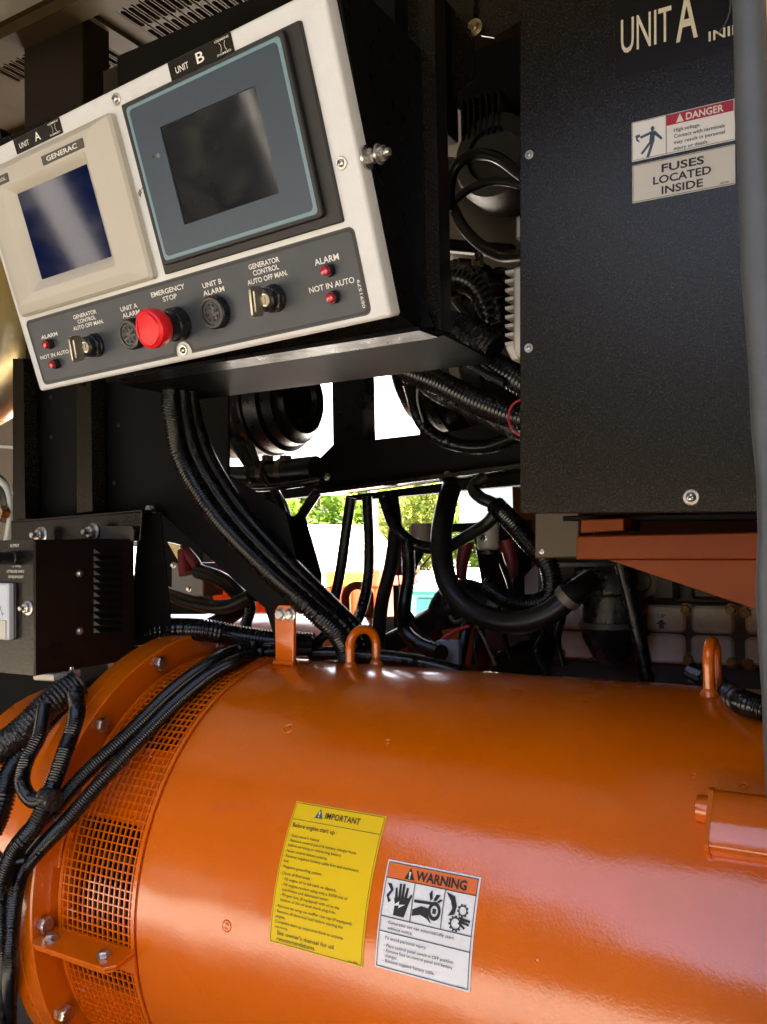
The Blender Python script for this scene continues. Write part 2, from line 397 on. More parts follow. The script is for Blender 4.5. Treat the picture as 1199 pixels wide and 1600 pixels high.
wl = MB(); wl.box(WX(-2.66), -.10, 2.38, -.8, .948, 0, .03); structure('wall_left', wl, M['tan_dark'])
wl = MB(); wl.box(WX(1.12), -.10, 2.38, -.8, .948, 0, .03); structure('wall_right', wl, M['tan_dark'])
# rear wall beside the open rear doorway
a = atY(655, 600, 2.3)
wl = MB(); wl.box(WY(2.3), a.x, 1.118, .27, .698, -.02, .0)
b = atY(745, 215, 2.3)
rear = structure('wall_rear', wl, M['tan_dark'])
wl = MB(); wl.box(WY(2.3), atY(800, 700, 2.3).x, 1.118, -.8, .268, -.02, .0); structure('wall_rear', wl, M['tan_dark'])
# door jamb with its rubber seal, right edge of the picture
d0 = ray(1140, 0); k = .45
jx, jy = d0.x/d0.y*k, k
t = thing('door_post', 'slate grey rubber-sealed door edge standing at the right edge, nearest the viewer', 'door post', (jx, jy, -.8))
sm = MB(); Fz = Fr((jx, jy, 0), (1, 0, 0), (0, 1, 0))
n = 60; ring = []
pl0 = rrect(0, -.004, .0155, .024, .0068, 5)
d1 = ray(1199, 1300); zz0, zz1 = d0.z/d0.y*k, d1.z/d1.y*k; lean = (d1.x/d1.y-d0.x/d0.y)*k/(zz1-zz0)
lp = []
for i in range(n+1):
    z = -.80+1.55*i/n
    w = .0006*math.sin(z*31)+.0004*math.sin(z*77+1)+(.0016*math.exp(-((z-.018)/.03)**2))
    lp.append(([(x+(w if x < .008 else 0)+lean*(z-zz0), y) for x, y in pl0], z))
sm.loops(Fz, lp, cap0=True, cap1=True); part('rubber_seal', sm, M['seal'], t, 50)
M['door_tan'] = mat('door_tan', (.50, .36, .22), .5, bump=[(200, .3, .001)], var=(20, (.42, .30, .18), .4, .7))
sm = MB(); sm.loops(Fz, [([(x+lean*(z-zz0), y) for x, y in ((.0158, .006), (.30, .006), (.30, .03), (.0158, .03))], z) for z in (-.80, .75)], cap0=True, cap1=True); part('door_skin', sm, M['door_tan'], t, 0)

# ------------------------------------------------------------------ what shows through the rear doorway
M['leaf'] = mat('leaf', (.065, .125, .016), .5, var=(.9, (.12, .17, .022), .4, .65), spec=.2)
_lf = M['leaf'].node_tree.nodes['Principled BSDF']; _lf.inputs['Transmission Weight'].default_value = 0
_tr = M['leaf'].node_tree; _b = _lf; _t = _tr.nodes.new('ShaderNodeBsdfTranslucent'); _t.inputs[0].default_value = (.42, .62, .08, 1)
_mx = _tr.nodes.new('ShaderNodeMixShader'); _mx.inputs[0].default_value = .5
_tr.links.new(_b.outputs[0], _mx.inputs[1]); _tr.links.new(_t.outputs[0], _mx.inputs[2])
_tr.links.new(_mx.outputs[0], [x for x in _tr.nodes if x.type == 'OUTPUT_MATERIAL'][0].inputs[0])
M['leaf_warm'] = M['leaf'].copy(); M['leaf_warm'].node_tree.nodes['Translucent BSDF'].inputs[0].default_value = (.34, .33, .07, 1)
M['bark'] = mat('bark', (.07, .055, .04), .9)
def crown_mesh(seed, n=9000, rx=2.2, rz=2.8):
    rnd = random.Random(seed); mb = MB()
    cl = [(V((rnd.uniform(-1, 1)*rx*.75, rnd.uniform(-1, 1)*rx*.75, rnd.uniform(-.85, .95)*rz)), rnd.uniform(.45, .95)) for _ in range(26)]
    for _ in range(n):
        c, r = rnd.choice(cl); d = V((rnd.gauss(0, 1), rnd.gauss(0, 1), rnd.gauss(0, 1))).normalized()
        p = c + d*(r*rnd.uniform(.55, 1.05)); s = rnd.uniform(.09, .19)
        a = V((rnd.gauss(0, 1), rnd.gauss(0, 1), rnd.gauss(0, .6))).normalized()*s; b = a.cross(d+V((.01, .02, .3))).normalized()*s*.6
        mb.add([p-a, p-b, p+a, p+b], [(0, 1, 2, 3)])
    return mb
crowns = []
for sd in (1, 2, 3):
    me = mesh_of(crown_mesh(sd), 'crown', 0); me.materials.append(M['leaf']); crowns.append(me)
mew = mesh_of(crown_mesh(4, 8000), 'crown', 0); mew.materials.append(M['leaf_warm'])
tk = MB()
tk.lathe(Fr((0, 0, 0), (1, 0, 0), (0, 1, 0)), 0, 0, [(.20, 0), (.15, .8), (.12, 2.5), (.05, 5.0)], 10)
for a in range(6):
    an = a*1.05; tk.tube([(0, 0, 1.6+a*.4), (math.cos(an)*.6, math.sin(an)*.6, 2.3+a*.42), (math.cos(an)*1.3, math.sin(an)*1.3, 2.9+a*.5)], .05, 6)
trunk = mesh_of(tk, 'trunk'); trunk.materials.append(M['bark'])
def tree(px, dist, cr, label, sc=1.0, rz=0, dz=0):
    dz -= .9
    p = atY(px, 850, dist); base = V((p.x, p.y, -1.35))
    t = thing('tree', label, 'tree', base, 'trees across the yard')
    t.scale = (sc,)*3; t.rotation_euler = (0, 0, rz)
    o = bpy.data.objects.new('trunk', trunk); COL.objects.link(o); o.parent = t
    o = bpy.data.objects.new('crown', cr); COL.objects.link(o); o.parent = t; o.location = (0, 0, 3.2+dz)
tree(500, 38, crowns[0], 'green tree across the yard, leftmost, above the pale shed', .92, .3, -.4)
tree(575, 42, crowns[1], 'green tree behind the white pole, second from the left', .98, 1.3, -.5)
tree(648, 36, mew, 'yellowish tree lit by the sun, between the hanging cables', .80, 2.0, -.3)
tree(705, 44, crowns[2], 'green tree furthest right, seen inside the big cable loop', .88, .9, -.6)
tree(540, 46, crowns[0], 'green tree between the leftmost tree and the white pole, set furthest back', 1.0, 2.9, -.3)
tree(610, 48, crowns[2], 'green tree right of the white pole behind the yellowish tree', 1.05, .5, -.3)
tree(745, 40, crowns[1], 'green tree right of the solenoids, seen in the lower gap of the loop', .8, 1.9, -.6)
tree(438, 40, crowns[2], 'far green tree mostly hidden behind the control stand conduits', 1.0, 2.2, -.4)
M['pole'] = mat('pole_white', (.75, .75, .72), .5)
pl_ = MB(); p = atY(586, 850, 14); FB = Fr((p.x, p.y, -1.35), (1, 0, 0), (0, 1, 0))
pl_.lathe(FB, 0, 0, [(.16, 0), (.16, .05), (.075, .06), (.06, 5.5)], 10)
single('lamp_pole', pl_, M['pole'], 'thin white pole standing in the yard in front of the trees', 'pole')
# pale shed
M['shed'] = mat('shed_white', (.72, .70, .64), .6); M['shed_roof'] = mat('shed_roof', (.60, .57, .50), .6); M['shed_grey'] = mat('shed_grey', (.42, .36, .29), .6)
p = atY(455, 905, 13); q = atY(507, 905, 13); base = V((p.x, 13, -1.35))
t = thing('shed', 'pale gable shed in the yard left of the orange container', 'shed', base)
w = q.x-p.x; F = Fr(base, (1, 0, 0), (0, 0, 1))
top = atY(470, 820, 13).z+1.35; eave = atY(507, 862, 13).z+1.35
mb = MB(); mb.prism(F, [(-w, 0), (w, 0), (w, eave), (-w, eave)], -2.4, 0); part('wall', mb, M['shed_grey'], t, 0)
mb = MB(); mb.prism(F, [(-w*1.04, eave), (w*1.04, eave), (w*.45, top), (-w*.45, top)], -2.5, .06); part('roof', mb, M['shed_roof'], t, 0)
for dx in (-.55, .35):
    mb = MB(); mb.bbox(F, w*dx, w*(dx+.42), eave*.25, eave*.85, .003, .05, .01); part('door_panel', mb, M['shed'], t, 0)
# orange and yellow container
M['bin_red'] = mat('bin_red', (.72, .08, .012), .5); M['bin_yellow'] = mat('bin_yellow', (.80, .42, .03), .5)
p = atY(508, 945, 9); q = atY(592, 945, 9); zt = atY(550, 893, 9).z; zm = atY(550, 917, 9).z; base = V(((p.x+q.x)/2, 9, -1.35)); h = (q.x-p.x)/2
t = thing('waste_container', 'red-orange container with yellow upper band in the yard', 'container', base); F = Fr(base)
mb = MB(); mb.bbox(F, -h, h, .12, zm+1.35, -1.1, 0, .03); part('lower_body', mb, M['bin_red'], t, 20)
mb = MB(); mb.bbox(F, -h, h*.62, zm+1.353, zt+1.35, -1.1, -.004, .03); part('upper_band', mb, M['bin_yellow'], t, 20)
mb = MB(); mb.bbox(F, h*.64, h, zm+1.353, zt+1.38, -1.1, -.002, .03); part('end_cap', mb, M['bin_red'], t, 20)
for i in range(5):
    x = -h+2*h*(i+.5)/5; mb = MB(); mb.box(F, x-.025, x+.025, .14, zm+1.33, .002, .04); part('rib', mb, M['bin_red'], t, 0)
for s in (-.8, .8):
    mb = MB(); mb.box(F, h*s-.06, h*s+.06, 0, .12, -.9, -.1); part('foot', mb, M['bin_red'], t, 0)
# teal cabin
M['teal'] = mat('teal', (.012, .19, .13), .45); M['teal_light'] = mat('teal_light', (.10, .36, .31), .5)
p = atY(622, 970, 7.5); q = atY(712, 970, 7.5); zt = atY(670, 925, 7.5).z; base = V(((p.x+q.x)/2, 7.5, -1.35)); h = (q.x-p.x)/2
t = thing('utility_cabinet', 'teal plastic cabinet standing low in the yard behind the generators', 'cabinet', base); F = Fr(base)
mb = MB(); mb.bbox(F, -h, h, 0, zt+1.35, -.8, 0, .03); part('body', mb, M['teal_light'], t, 20)
mb = MB(); mb.bbox(F, -h*.28, h*.97, .05, zt+1.29, .003, .03, .01); part('door', mb, M['teal'], t, 20)
mb = MB(); mb.bbox(F, -h*1.03, h*1.03, zt+1.353, zt+1.40, -.83, .03, .015); part('lid', mb, M['teal_light'], t, 20)

# wooded edge of the yard behind the viewer: it is what the glossy paint reflects below the sky
rnd = random.Random(11); mb = MB()
def edge_height(az):            # elevation in degrees against azimuth (0 = straight out of the front door, negative = left)
    h = 15.0+3*math.sin(az*.21)+2*math.sin(az*.53+1)
    if az < -20: h += min(24.0, (-20-az)*1.3)
    if az > 25: h += min(10, (az-25)*.5)
    return h
for _ in range(44000):
    az = rnd.uniform(-125, 110); d = rnd.uniform(11, 14); el = edge_height(az)*(1-rnd.random()**2.2*.04)
    z = -1.35+(1.35+math.tan(R_(el))*d)*rnd.random()**.8
    p = V((math.sin(R_(az))*d, -math.cos(R_(az))*d, z)); s = rnd.uniform(.28, .55)
    a = V((rnd.gauss(0, 1), rnd.gauss(0, 1), rnd.gauss(0, .7))).normalized()*s; b = a.cross(V((rnd.gauss(0, 1), rnd.gauss(0, 1), 1))).normalized()*s*.6
    mb.add([p-a, p-b, p+a, p+b], [(0, 1, 2, 3)])
M['leaf_dry'] = mat('leaf_dry', (.024, .021, .014), .6, var=(.5, (.036, .031, .021), .4, .65), spec=.1)
M['pillar'] = mat('pillar_grey', (.30, .29, .27), .6)
M['sky_block'] = mat('sky_block_bank', (.028, .024, .017), .9, var=(.4, (.04, .034, .024), .4, .65), spec=.05)
bk_ = MB(); vs = []; fs = []  # unseen bank added to stop sky showing between the leaves
for i in range(120):
    az = -130+250*i/119; e = edge_height(az)*.88
    for d, z in ((13.6, -1.36), (14.6, -1.35+(1.35+math.tan(R_(e))*14.6)*.55), (15.4, math.tan(R_(e))*15.4), (22, -1.36)): vs.append((math.sin(R_(az))*d, -math.cos(R_(az))*d, z))
for i in range(119):
    for j in range(3): fs.append((i*4+j, i*4+j+1, i*4+j+5, i*4+j+4))
bk_.add(vs, fs); structure('sky_block_bank', bk_, M['sky_block'], 40)
for az, w, d, lab in ((-53.0, .27, 8.0, 'broad stand-in pillar added for the upright streak mirrored in the blue screen'), (-40.2, .11, 8.6, 'narrow stand-in pillar added for the upright streak mirrored in the slate screen')):
    sx_, sy_ = (-.73, .60) if az < -45 else (-.452, .577)      # unseen pillar added for the screen streak, measured from the screen that mirrors it
    F = Fr((sx_+math.sin(R_(az))*d, sy_-math.cos(R_(az))*d, -1.35), (math.cos(R_(az)), math.sin(R_(az)), 0), (0, 0, 1)); q = MB()
    q.bbox(F, -w/2, w/2, 0, 1.75, -.15, .15, .02); q.bbox(F, -w/2-.04, w/2+.04, 1.752, 1.82, -.19, .19, .015)
    single('streak_pillar', q, M['pillar'], lab, 'pillar', 20, 'pillars added for screen streaks')
single('woodland', mb, M['leaf_dry'], 'green woodland edge of the yard behind the viewer', 'woodland', 0, kind='stuff')
# ================================================================== front alternator
AR = .24; AY, AZ = .861, -.385
FA = Fr((0, AY, AZ), (0, 1, 0), (0, 0, 1))           # n = +X, angle measured from the far side
def cpt(x, ang, r): return V((x, AY-r*math.cos(R_(ang)), AZ+r*math.sin(R_(ang))))     # ang 0 = nearest line, 90 = top
def pC(px, py, dr=0.0, fy=.83):
    d = ray(px, py); r = AR+dr; A = d.y**2+d.z**2; B = d.y*AY+d.z*AZ; D = B*B-A*(AY**2+AZ**2-r*r)
    if D < 0: return atY(px, py, fy)
    return d*((B-D**.5)/A)
def cang(px, py, dr=0.0):
    p = pC(px, py, dr); return p.x, math.degrees(math.atan2(p.z-AZ, AY-p.y))
def bolt_mesh(name, r, h, wr, wh, mt, stud=0.0):
    mb = MB(); F = Fr((0, 0, 0), (1, 0, 0), (0, 1, 0))
    if wr: mb.lathe(F, 0, 0, [(wr, 0), (wr, wh*.8), (wr*.94, wh)], 20)
    mb.hexh(F, 0, 0, r, wh*.9, wh+h, r*.12)
    mb.lathe(F, 0, 0, [(r*.82, wh+h-.0001), (r*.74, wh+h+r*.07), (0, wh+h+r*.09)], 14, cap=False)
    if stud: mb.lathe(F, 0, 0, [(r*.45, wh+h), (r*.45, wh+h+stud-.0006), (r*.38, wh+h+stud)], 12)
    me = mesh_of(mb, name, 30); me.materials.append(mt); return me
B_flange = bolt_mesh('bolt', .0094, .0062, .0, .0005, M['steel'])
B_small = bolt_mesh('bolt', .0062, .0042, .0078, .0012, M['steel'])
B_tiny = bolt_mesh('bolt', .0042, .003, .0056, .0009, M['steel'])
B_stud = bolt_mesh('nut', .0075, .0055, .0105, .0016, M['steel'], .008)
B_brass = bolt_mesh('bolt', .0065, .004, .0088, .0014, M['brass_steel'])
B_rust = bolt_mesh('bolt', .0075, .005, .010, .002, M['rust_bolt'])
def screw_mesh(name, r, wr, mt):
    mb = MB(); F = Fr((0, 0, 0), (1, 0, 0), (0, 1, 0))
    mb.lathe(F, 0, 0, [(wr, 0), (wr, .0008), (wr*.93, .0012), (r, .0012), (r*.97, .0024), (r*.75, .0036), (r*.45, .0041), (0, .0042)], 20, cap=False)
    me = mesh_of(mb, name, 40); me.materials.append(mt)
    mb2 = MB()
    return me
S_pan = screw_mesh('screw', .0042, .0068, M['steel'])
_sl = MB(); _F = Fr((0, 0, 0), (1, 0, 0), (0, 1, 0))
for a in (0, 1):
    l, w_ = (.0022, .0005) if a == 0 else (.0005, .0022)
    _sl.box(_F, -l, l, -w_, w_, .0032, .0043)
S_slot = mesh_of(_sl, 'drive_recess', 0); S_slot.materials.append(M['print_black'])
def screw(F, x, y, z, parent, rot=.4, k=1.0):
    o = inst('screw', S_pan, F.mat(x, y, z, rot) @ Matrix.Scale(k, 4), parent)
    c = bpy.data.objects.new('drive_recess', S_slot); COL.objects.link(c); c.parent = o
    return o
def radial(x, ang, r, tilt=0):
    """frame standing on the barrel: n = outward"""
    n = V((0, -math.cos(R_(ang)), math.sin(R_(ang)))); v = V((0, math.sin(R_(ang)), math.cos(R_(ang))))
    return Fr(cpt(x, ang, r), v.cross(n), v)

XL, XG = -.6635, -.777
alt = thing('alternator', 'large orange painted alternator barrel in the foreground with warning stickers', 'generator', (-.3, AY, AZ-AR))
mb = MB(); mb.lathe(FA, 0, 0, [(.228, XL-.0005), (.2385, XL-.0005), (AR, XL+.001), (AR, -.40), (AR, 0), (AR, .60), (.2, .62)], 160)
barrel = part('barrel', mb, M['orange'], alt, 30)
# ventilation grille: a lattice of real bars
mb = MB(); rows_ = 92; a0, a1 = 118.0, -64.0; ncol = 15; r0, r1 = .2392, .2412; bw = .00068
for i in range(rows_+1):
    an = a0+(a1-a0)*i/rows_; F = radial(0, an, r0)
    if -9.6 < an < -4.0: continue
    mb.box(F, XG if F.u.x > 0 else -XL, XL-.0012 if F.u.x > 0 else -XG, -bw, bw, 0, r1-r0)
xw = (XL-.0012-XG)
for j in range(ncol+1):
    x = XG+xw*j/ncol; hw = bw if 0 < j < ncol else .0022
    xa, xb = (x-hw, x+hw) if 0 < j < ncol else ((x, x+2*hw) if j == 0 else (x-2*hw, x))
    n = 110; vs = []; fs = []
    for i in range(n+1):
        an = a0+(a1-a0)*i/n
        vs += [cpt(xa, an, r0+.0004), cpt(xb, an, r0+.0004), cpt(xb, an, r1+.0005), cpt(xa, an, r1+.0005)]
    for i in range(n):
        for k in range(4):
            k2 = (k+1) % 4; fs.append((4*i+k, 4*i+k2, 4*i+4+k2, 4*i+4+k))
    mb.add(vs, fs)
part('ventilation_grille', mb, M['orange'], alt, 0)
# drum behind the grille with window openings
mb = MB()
def shell(aa, ab, xa, xb, r=.2368, th=.004):
    n = max(3, int(abs(aa-ab)/2.5)); vs = []; fs = []
    for i in range(n+1):
        an = aa+(ab-aa)*i/n; vs += [cpt(xa, an, r), cpt(xb, an, r), cpt(xb, an, r-th), cpt(xa, an, r-th)]
    for i in range(n):
        for k in range(4):
            k2 = (k+1) % 4; fs.append((4*i+k, 4*i+k2, 4*i+4+k2, 4*i+4+k))
    fs += [(3, 2, 1, 0), (4*n, 4*n+1, 4*n+2, 4*n+3)]; mb.add(vs, fs)
XD0, XD1 = XG-.004, XL-.002
shell(120, 76, XD0, XD1); shell(43.5, 24, XD0, XD1); shell(-17, -70, XD0, XD1)
for wa, wb in ((76, 43.5), (24, -17)):
    shell(wa, wb, XD0, XD0+.014); shell(wa, wb, XD1-.012, XD1)
def corner(x, an, sx, sa):
    n = 5; vs = [cpt(x, an, .2368)]
    for i in range(n+1):
        t = R_(90*i/n); vs.append(cpt(x+sx*.010*(1-math.sin(t)), an+sa*2.6*(1-math.cos(t)), .2368))
    mb.add(vs, [(0, i, i+1) for i in range(1, n+1)])
for an, sa in ((76, -1), (43.5, 1), (24, -1), (-17, 1)):
    corner(XD0+.014, an, 1, sa); corner(XD1-.012, an, -1, sa)
part('window_drum', mb, M['orange'], alt, 30)
mb = MB(); mb.lathe(FA, 0, 0, [(.02, -.84), (.165, -.84), (.165, -.655), (.02, -.655)], 60); part('rotor_core', mb, M['core'], alt, 30)
for i in range(26):
    an = i*360/26; F = radial(0, an, .166)
    s = 1 if F.u.x > 0 else -1
    fb = MB(); xa, xb = sorted((s*-.79, s*-.69)); fb.box(F, xa, xb, -.0035, .0035, -.005, .042)
    part('fan_blade', fb, M['fan'], alt, 0)
mb = MB(); mb.lathe(FA, 0, 0, [(.05, XL-.003), (.231, XL-.003)], 80, cap=False); part('end_plate', mb, M['core'], alt, 0)
# flanges
XF = -.783
mb = MB(); mb.lathe(FA, 0, 0, [(.226, XF-.019), (.2695, XF-.019), (.2705, XF-.018), (.2705, XF-.0015), (.269, XF), (.226, XF), (.226, XF-.019)], 160, cap=False)
fl = part('flange', mb, M['orange'], alt, 30)
mb = MB(); mb.lathe(FA, 0, 0, [(.226, XF-.042), (.2695, XF-.042), (.2705, XF-.041), (.2705, XF-.0215), (.2695, XF-.0205), (.226, XF-.0205), (.226, XF-.042)], 160, cap=False)
part('flange', mb, M['orange'], alt, 30)
mb = MB(); mb.lathe(FA, 0, 0, [(.262, XF-.018), (.262, XF-.022)], 120, cap=False); part('flange_seam', mb, M['hollow'], alt, 30)
mb = MB()
mb.lathe(FA, 0, 0, [(.2, XF-.041), (.245, XF-.0425), (.232, XF-.060), (.185, XF-.085), (.178, XF-.30), (.02, XF-.30)], 48)
part('flywheel_housing', mb, M['orange'], alt, 30)
for i in range(15):
    an = -2.0+24*i
    F = Fr(cpt(XF+.0002, an, .2555), (0, 1, 0), (0, 0, 1))
    inst('bolt', B_flange, F.mat(0, 0, 0, i*.7), alt)
    F2 = Fr(cpt(XF-.042, an+8, .254), (0, -1, 0), (0, 0, 1)); inst('bolt', B_flange, F2.mat(0, 0, 0, i*.3), alt)
# clamp strap that closes the grille
F = radial(0, -6.5, .2405); s = 1 if F.u.x > 0 else -1
mb = MB(); xa, xb = sorted((s*(XG+.001), s*(XL-.0015))); mb.box(F, xa, xb, -.0125, .0125, -.001, .0022); part('grille_band', mb, M['orange'], alt, 0)
FS = Fr(cpt(0, -4.0, .242), (1, 0, 0), (0, 0, 1))
tab = MB(); ang_ = R_(8)
Ft = Fr(cpt(-.7235, -4.4, .2415), (1, 0, 0), (0, math.cos(ang_), math.sin(ang_)))      # n up; v = away from viewer
tab.prism(Ft, [(-.061, 0), (-.061, -.026), (-.055, -.033), (.052, -.033), (.060, -.025), (.060, 0)], 0, .0026, .0005)
tb = part('clamp_tab', tab, M['orange'], alt, 20)
tab = MB(); tab.prism(Ft, [(-.058, 0), (-.058, -.024), (-.053, -.031), (.051, -.031), (.058, -.024), (.058, 0)], -.0045, -.0019, .0004); part('clamp_tab', tab, M['orange'], alt, 20)
for x in (-.041, .036):
    inst('bolt', B_small, Ft.mat(x, -.018, .0026, x*20), tb)
    mb = MB(); mb.lathe(Ft, x, -.018, [(.0034, -.014), (.0034, -.0045)], 12); part('bolt_shank', mb, M['steel'], tb, 30)
ht = MB(); Fh = radial(-.7815, 15, .2415); s = 1 if Fh.u.x > 0 else -1
ht.tube([cpt(-.7805, 20.5, .241), cpt(-.7805, 16, .243), cpt(-.7805, 10.5, .241)], .0022, 8); part('grille_hinge_pin', ht, M['orange'], alt, 40)
# lifting eyes
def lift_eye(x, y, z, w, h, r, yawd, parent, mt, name='lift_eye'):
    c, s_ = math.cos(R_(yawd)), math.sin(R_(yawd)); P = []
    for k in range(-2, 15):
        if k < 0: q = (-w, -.02+(k+2)*.005+h*.0)
        if k < 0: P.append((-w, -.012 if k == -2 else (h-w)*.5)); continue
        if k > 12: P.append((w, (h-w)*.5 if k == 13 else -.012)); continue
        t = math.pi-math.pi*k/12; P.append((w*math.cos(t), h-w+w*math.sin(t)))
    mb = MB(); mb.tube([(x+a*c, y+a*s_, z+b) for a, b in P], r, 14)
    for sg in (-1, 1):                                   # weld bead
        F = Fr((x+sg*w*c, y+sg*w*s_, z), (1, 0, 0), (0, 1, 0)); mb.lathe(F, 0, 0, [(r*1.75, -.006), (r*1.5, .0015), (r*1.02, .005)], 14)
    return part(name, mb, mt, parent, 40)
lift_eye(-.549, AY+.010, AZ+AR, .0192, .0415, .0054, 68, alt, M['orange'])
lift_eye(-.1540, AY-.008, AZ+AR, .0150, .0460, .0052, 88, alt, M['orange'])
# upright tab bolted to the stand
mb = MB(); p0 = cpt(-.676, 91, AR); tp = atY(450, 946, .836); Fb = Fr((atY(431, 1030, .836).x, .836, AZ+AR), (1, -.05, 0), (0, 0, 1))
wT = .029; hT = tp.z-(AZ+AR)
mb.prism(Fb, [(0, -.012), (wT-.002, -.012), (wT, hT-.006), (wT-.005, hT), (.006, hT), (0, hT-.007)], -.0055, 0, .0006); part('mounting_tab', mb, M['orange'], alt, 20)
for x in (.010, .0245): inst('bolt', B_small, Fb.mat(x, hT-.011, 0, x*90), alt)
mb = MB(); mb.tube([Fb.p(-.001, .001, .001), Fb.p(.012, .0016, .001), Fb.p(wT+.001, .0008, .001)], .003, 8); part('weld_bead', mb, M['orange'], alt, 40)
# raised conduit box at the right end
an = 45; F = radial(-.139, 44.5, AR-.002); s = 1 if F.u.x > 0 else -1
if s < 0: F = Fr(F.o, -F.u, -F.v)
mb = MB(); prof = [(-.0245, 0), (-.024, .0115), (-.022, .0145), (.0, .0172), (.018, .0175), (.0218, .015), (.0232, .004), (.0232, 0)]
vs = []; fs = []
n = len(prof)
for x in (.012, .60):
    for y, z in prof: vs.append(F.p(x, y, z))
for i in range(n-1): fs.append((i, i+1, n+i+1, n+i))
fs.append(tuple(range(n))); fs.append(tuple(range(2*n-1, n-1, -1))); mb.add(vs, fs)
cb = part('conduit_box', mb, M['orange'], alt, 50)
mb = MB(); pr2 = [(y*1.06, z*1.04) for y, z in prof]; vs = []; fs = []
for x in (.009, .0125):
    for y, z in pr2: vs.append(F.p(x, y, z))
for i in range(n-1): fs.append((i, i+1, n+i+1, n+i))
fs.append(tuple(range(n))); fs.append(tuple(range(2*n-1, n-1, -1))); mb.add(vs, fs)
part('end_plate', mb, M['orange'], cb, 20)
Fe = Fr(F.p(.009, .008, .0085), -F.v, F.n); Fe = Fr(Fe.o, F.v, F.n)
if Fe.n.x > 0: Fe = Fr(Fe.o, -F.v, F.n)
mb = MB(); mb.lathe(Fe, 0, 0, [(.0100, 0), (.0104, .004), (.0098, .0085), (.007, .0095), (0, .0095)], 10, cap=False); part('gland_plug', mb, M['orange'], cb, 40)

# ------------------------------------------------------------------ stickers wrapped on the barrel
def cyl_map(x0, top, r): return lambda x, y: cpt(x0+x, math.degrees(y/AR)+top, r)
def patch(mb, mp, x0, x1, y0, y1, n=14):
    vs = []; fs = []
    for i in range(n+1):
        y = y0+(y1-y0)*i/n; vs += [mp(x0, y), mp(x1, y)]
    for i in range(n): fs.append((2*i, 2*i+1, 2*i+3, 2*i+2))
    mb.add(vs, fs)
def outline(mb, mp, x0, x1, y0, y1, w):
    patch(mb, mp, x0, x1, y1-w, y1, 2); patch(mb, mp, x0, x1, y0, y0+w, 2); patch(mb, mp, x0, x0+w, y0+w, y1-w); patch(mb, mp, x1-w, x1, y0+w, y1-w)
# yellow notice (x runs right, y is negative downwards from the top edge)
YW, YH = .0988, .1222; yx, ya = XL+.1655+.001, 36.0
mp1 = cyl_map(yx, ya, AR+.0006); mp2 = cyl_map(yx, ya, AR+.0010); mp3 = cyl_map(yx, ya, AR+.0013)
mb = MB(); patch(mb, mp1, 0, YW, -YH, 0); ys = part('important_sticker', mb, M['yellow_label'], alt, 60, label='yellow notice sticker headed IMPORTANT')
mb = MB(); outline(mb, mp2, .0012, YW-.0012, -YH+.0012, -.0012, .0004); patch(mb, mp2, .002, YW-.002, -YH*.132-.0004, -YH*.132)
def YL(s, x0, x1, y, h, bold=.004): text_in(mb, mp3, s, YW*x0, YW*x1, -YH*y, YH*h, bold, 2)
text_in(mb, mp3, 'IMPORTANT', YW*.37, YW*.75, -YH*.094, YH*.046, .014, 2, spacing=1.07)
for s, x0, x1, y in (("- Read owner's manual.", .04, .385, .262), ("- Remove control panel & battery charger fuses", .04, .79, .297), ("before servicing or connecting battery.", .055, .65, .332),
    ("- Never reverse battery polarity.", .03, .51, .372), ("- Remove negative battery cable first and reconnect", .03, .85, .408), ("last.", .045, .105, .443),
    ("- Negative grounding system.", .03, .485, .482), ("- Check all fluid levels :", .03, .385, .528), ("- Fill engine oil to full mark on dipstick.", .07, .665, .565),
    ("- Fill engine coolant using only a 50/50 mix of", .07, .79, .602), ("anti-freeze and deionized water.", .085, .60, .637), ("- Fill gear box (if equipped) with oil to the", .07, .72, .672),
    ("bottom of the oil level check plug hole.", .085, .69, .707), ("- Remove tie wrap on muffler rain cap (if equipped).", .04, .87, .752), ("- Remove all electrical load before starting the", .04, .78, .788),
    ("engine.", .055, .165, .822), ("Complete start-up inspection form to activate", .055, .79, .857), ("warranty.", .055, .205, .892)):
    YL(s, x0, x1, y, .0205)
YL("Before engine start up :", .045, .545, .192, .033); YL("See owner's manual for oil", .085, .70, .935, .030); YL("recommendations.", .09, .51, .975, .030); YL("0G1488B", .86, .95, .985, .010)
part('lettering', mb, M['print_black'], ys, 0)
mb = MB(); mb.add([mp2(YW*a, -YH*b) for a, b in ((.255, .10), (.345, .10), (.30, .028))], [(0, 1, 2)]); part('alert_triangle', mb, M['print_blue'], ys, 0)
mb = MB(); mb.add([mp3(YW*a, -YH*b) for a, b in ((.295, .077), (.305, .077), (.308, .05), (.292, .05))], [(0, 1, 2, 3)])
mb.add([mp3(YW*a, -YH*b) for a, b in ((.294, .092), (.306, .092), (.306, .083), (.294, .083))], [(0, 1, 2, 3)]); part('exclamation_mark', mb, M['print_white'], ys, 0)
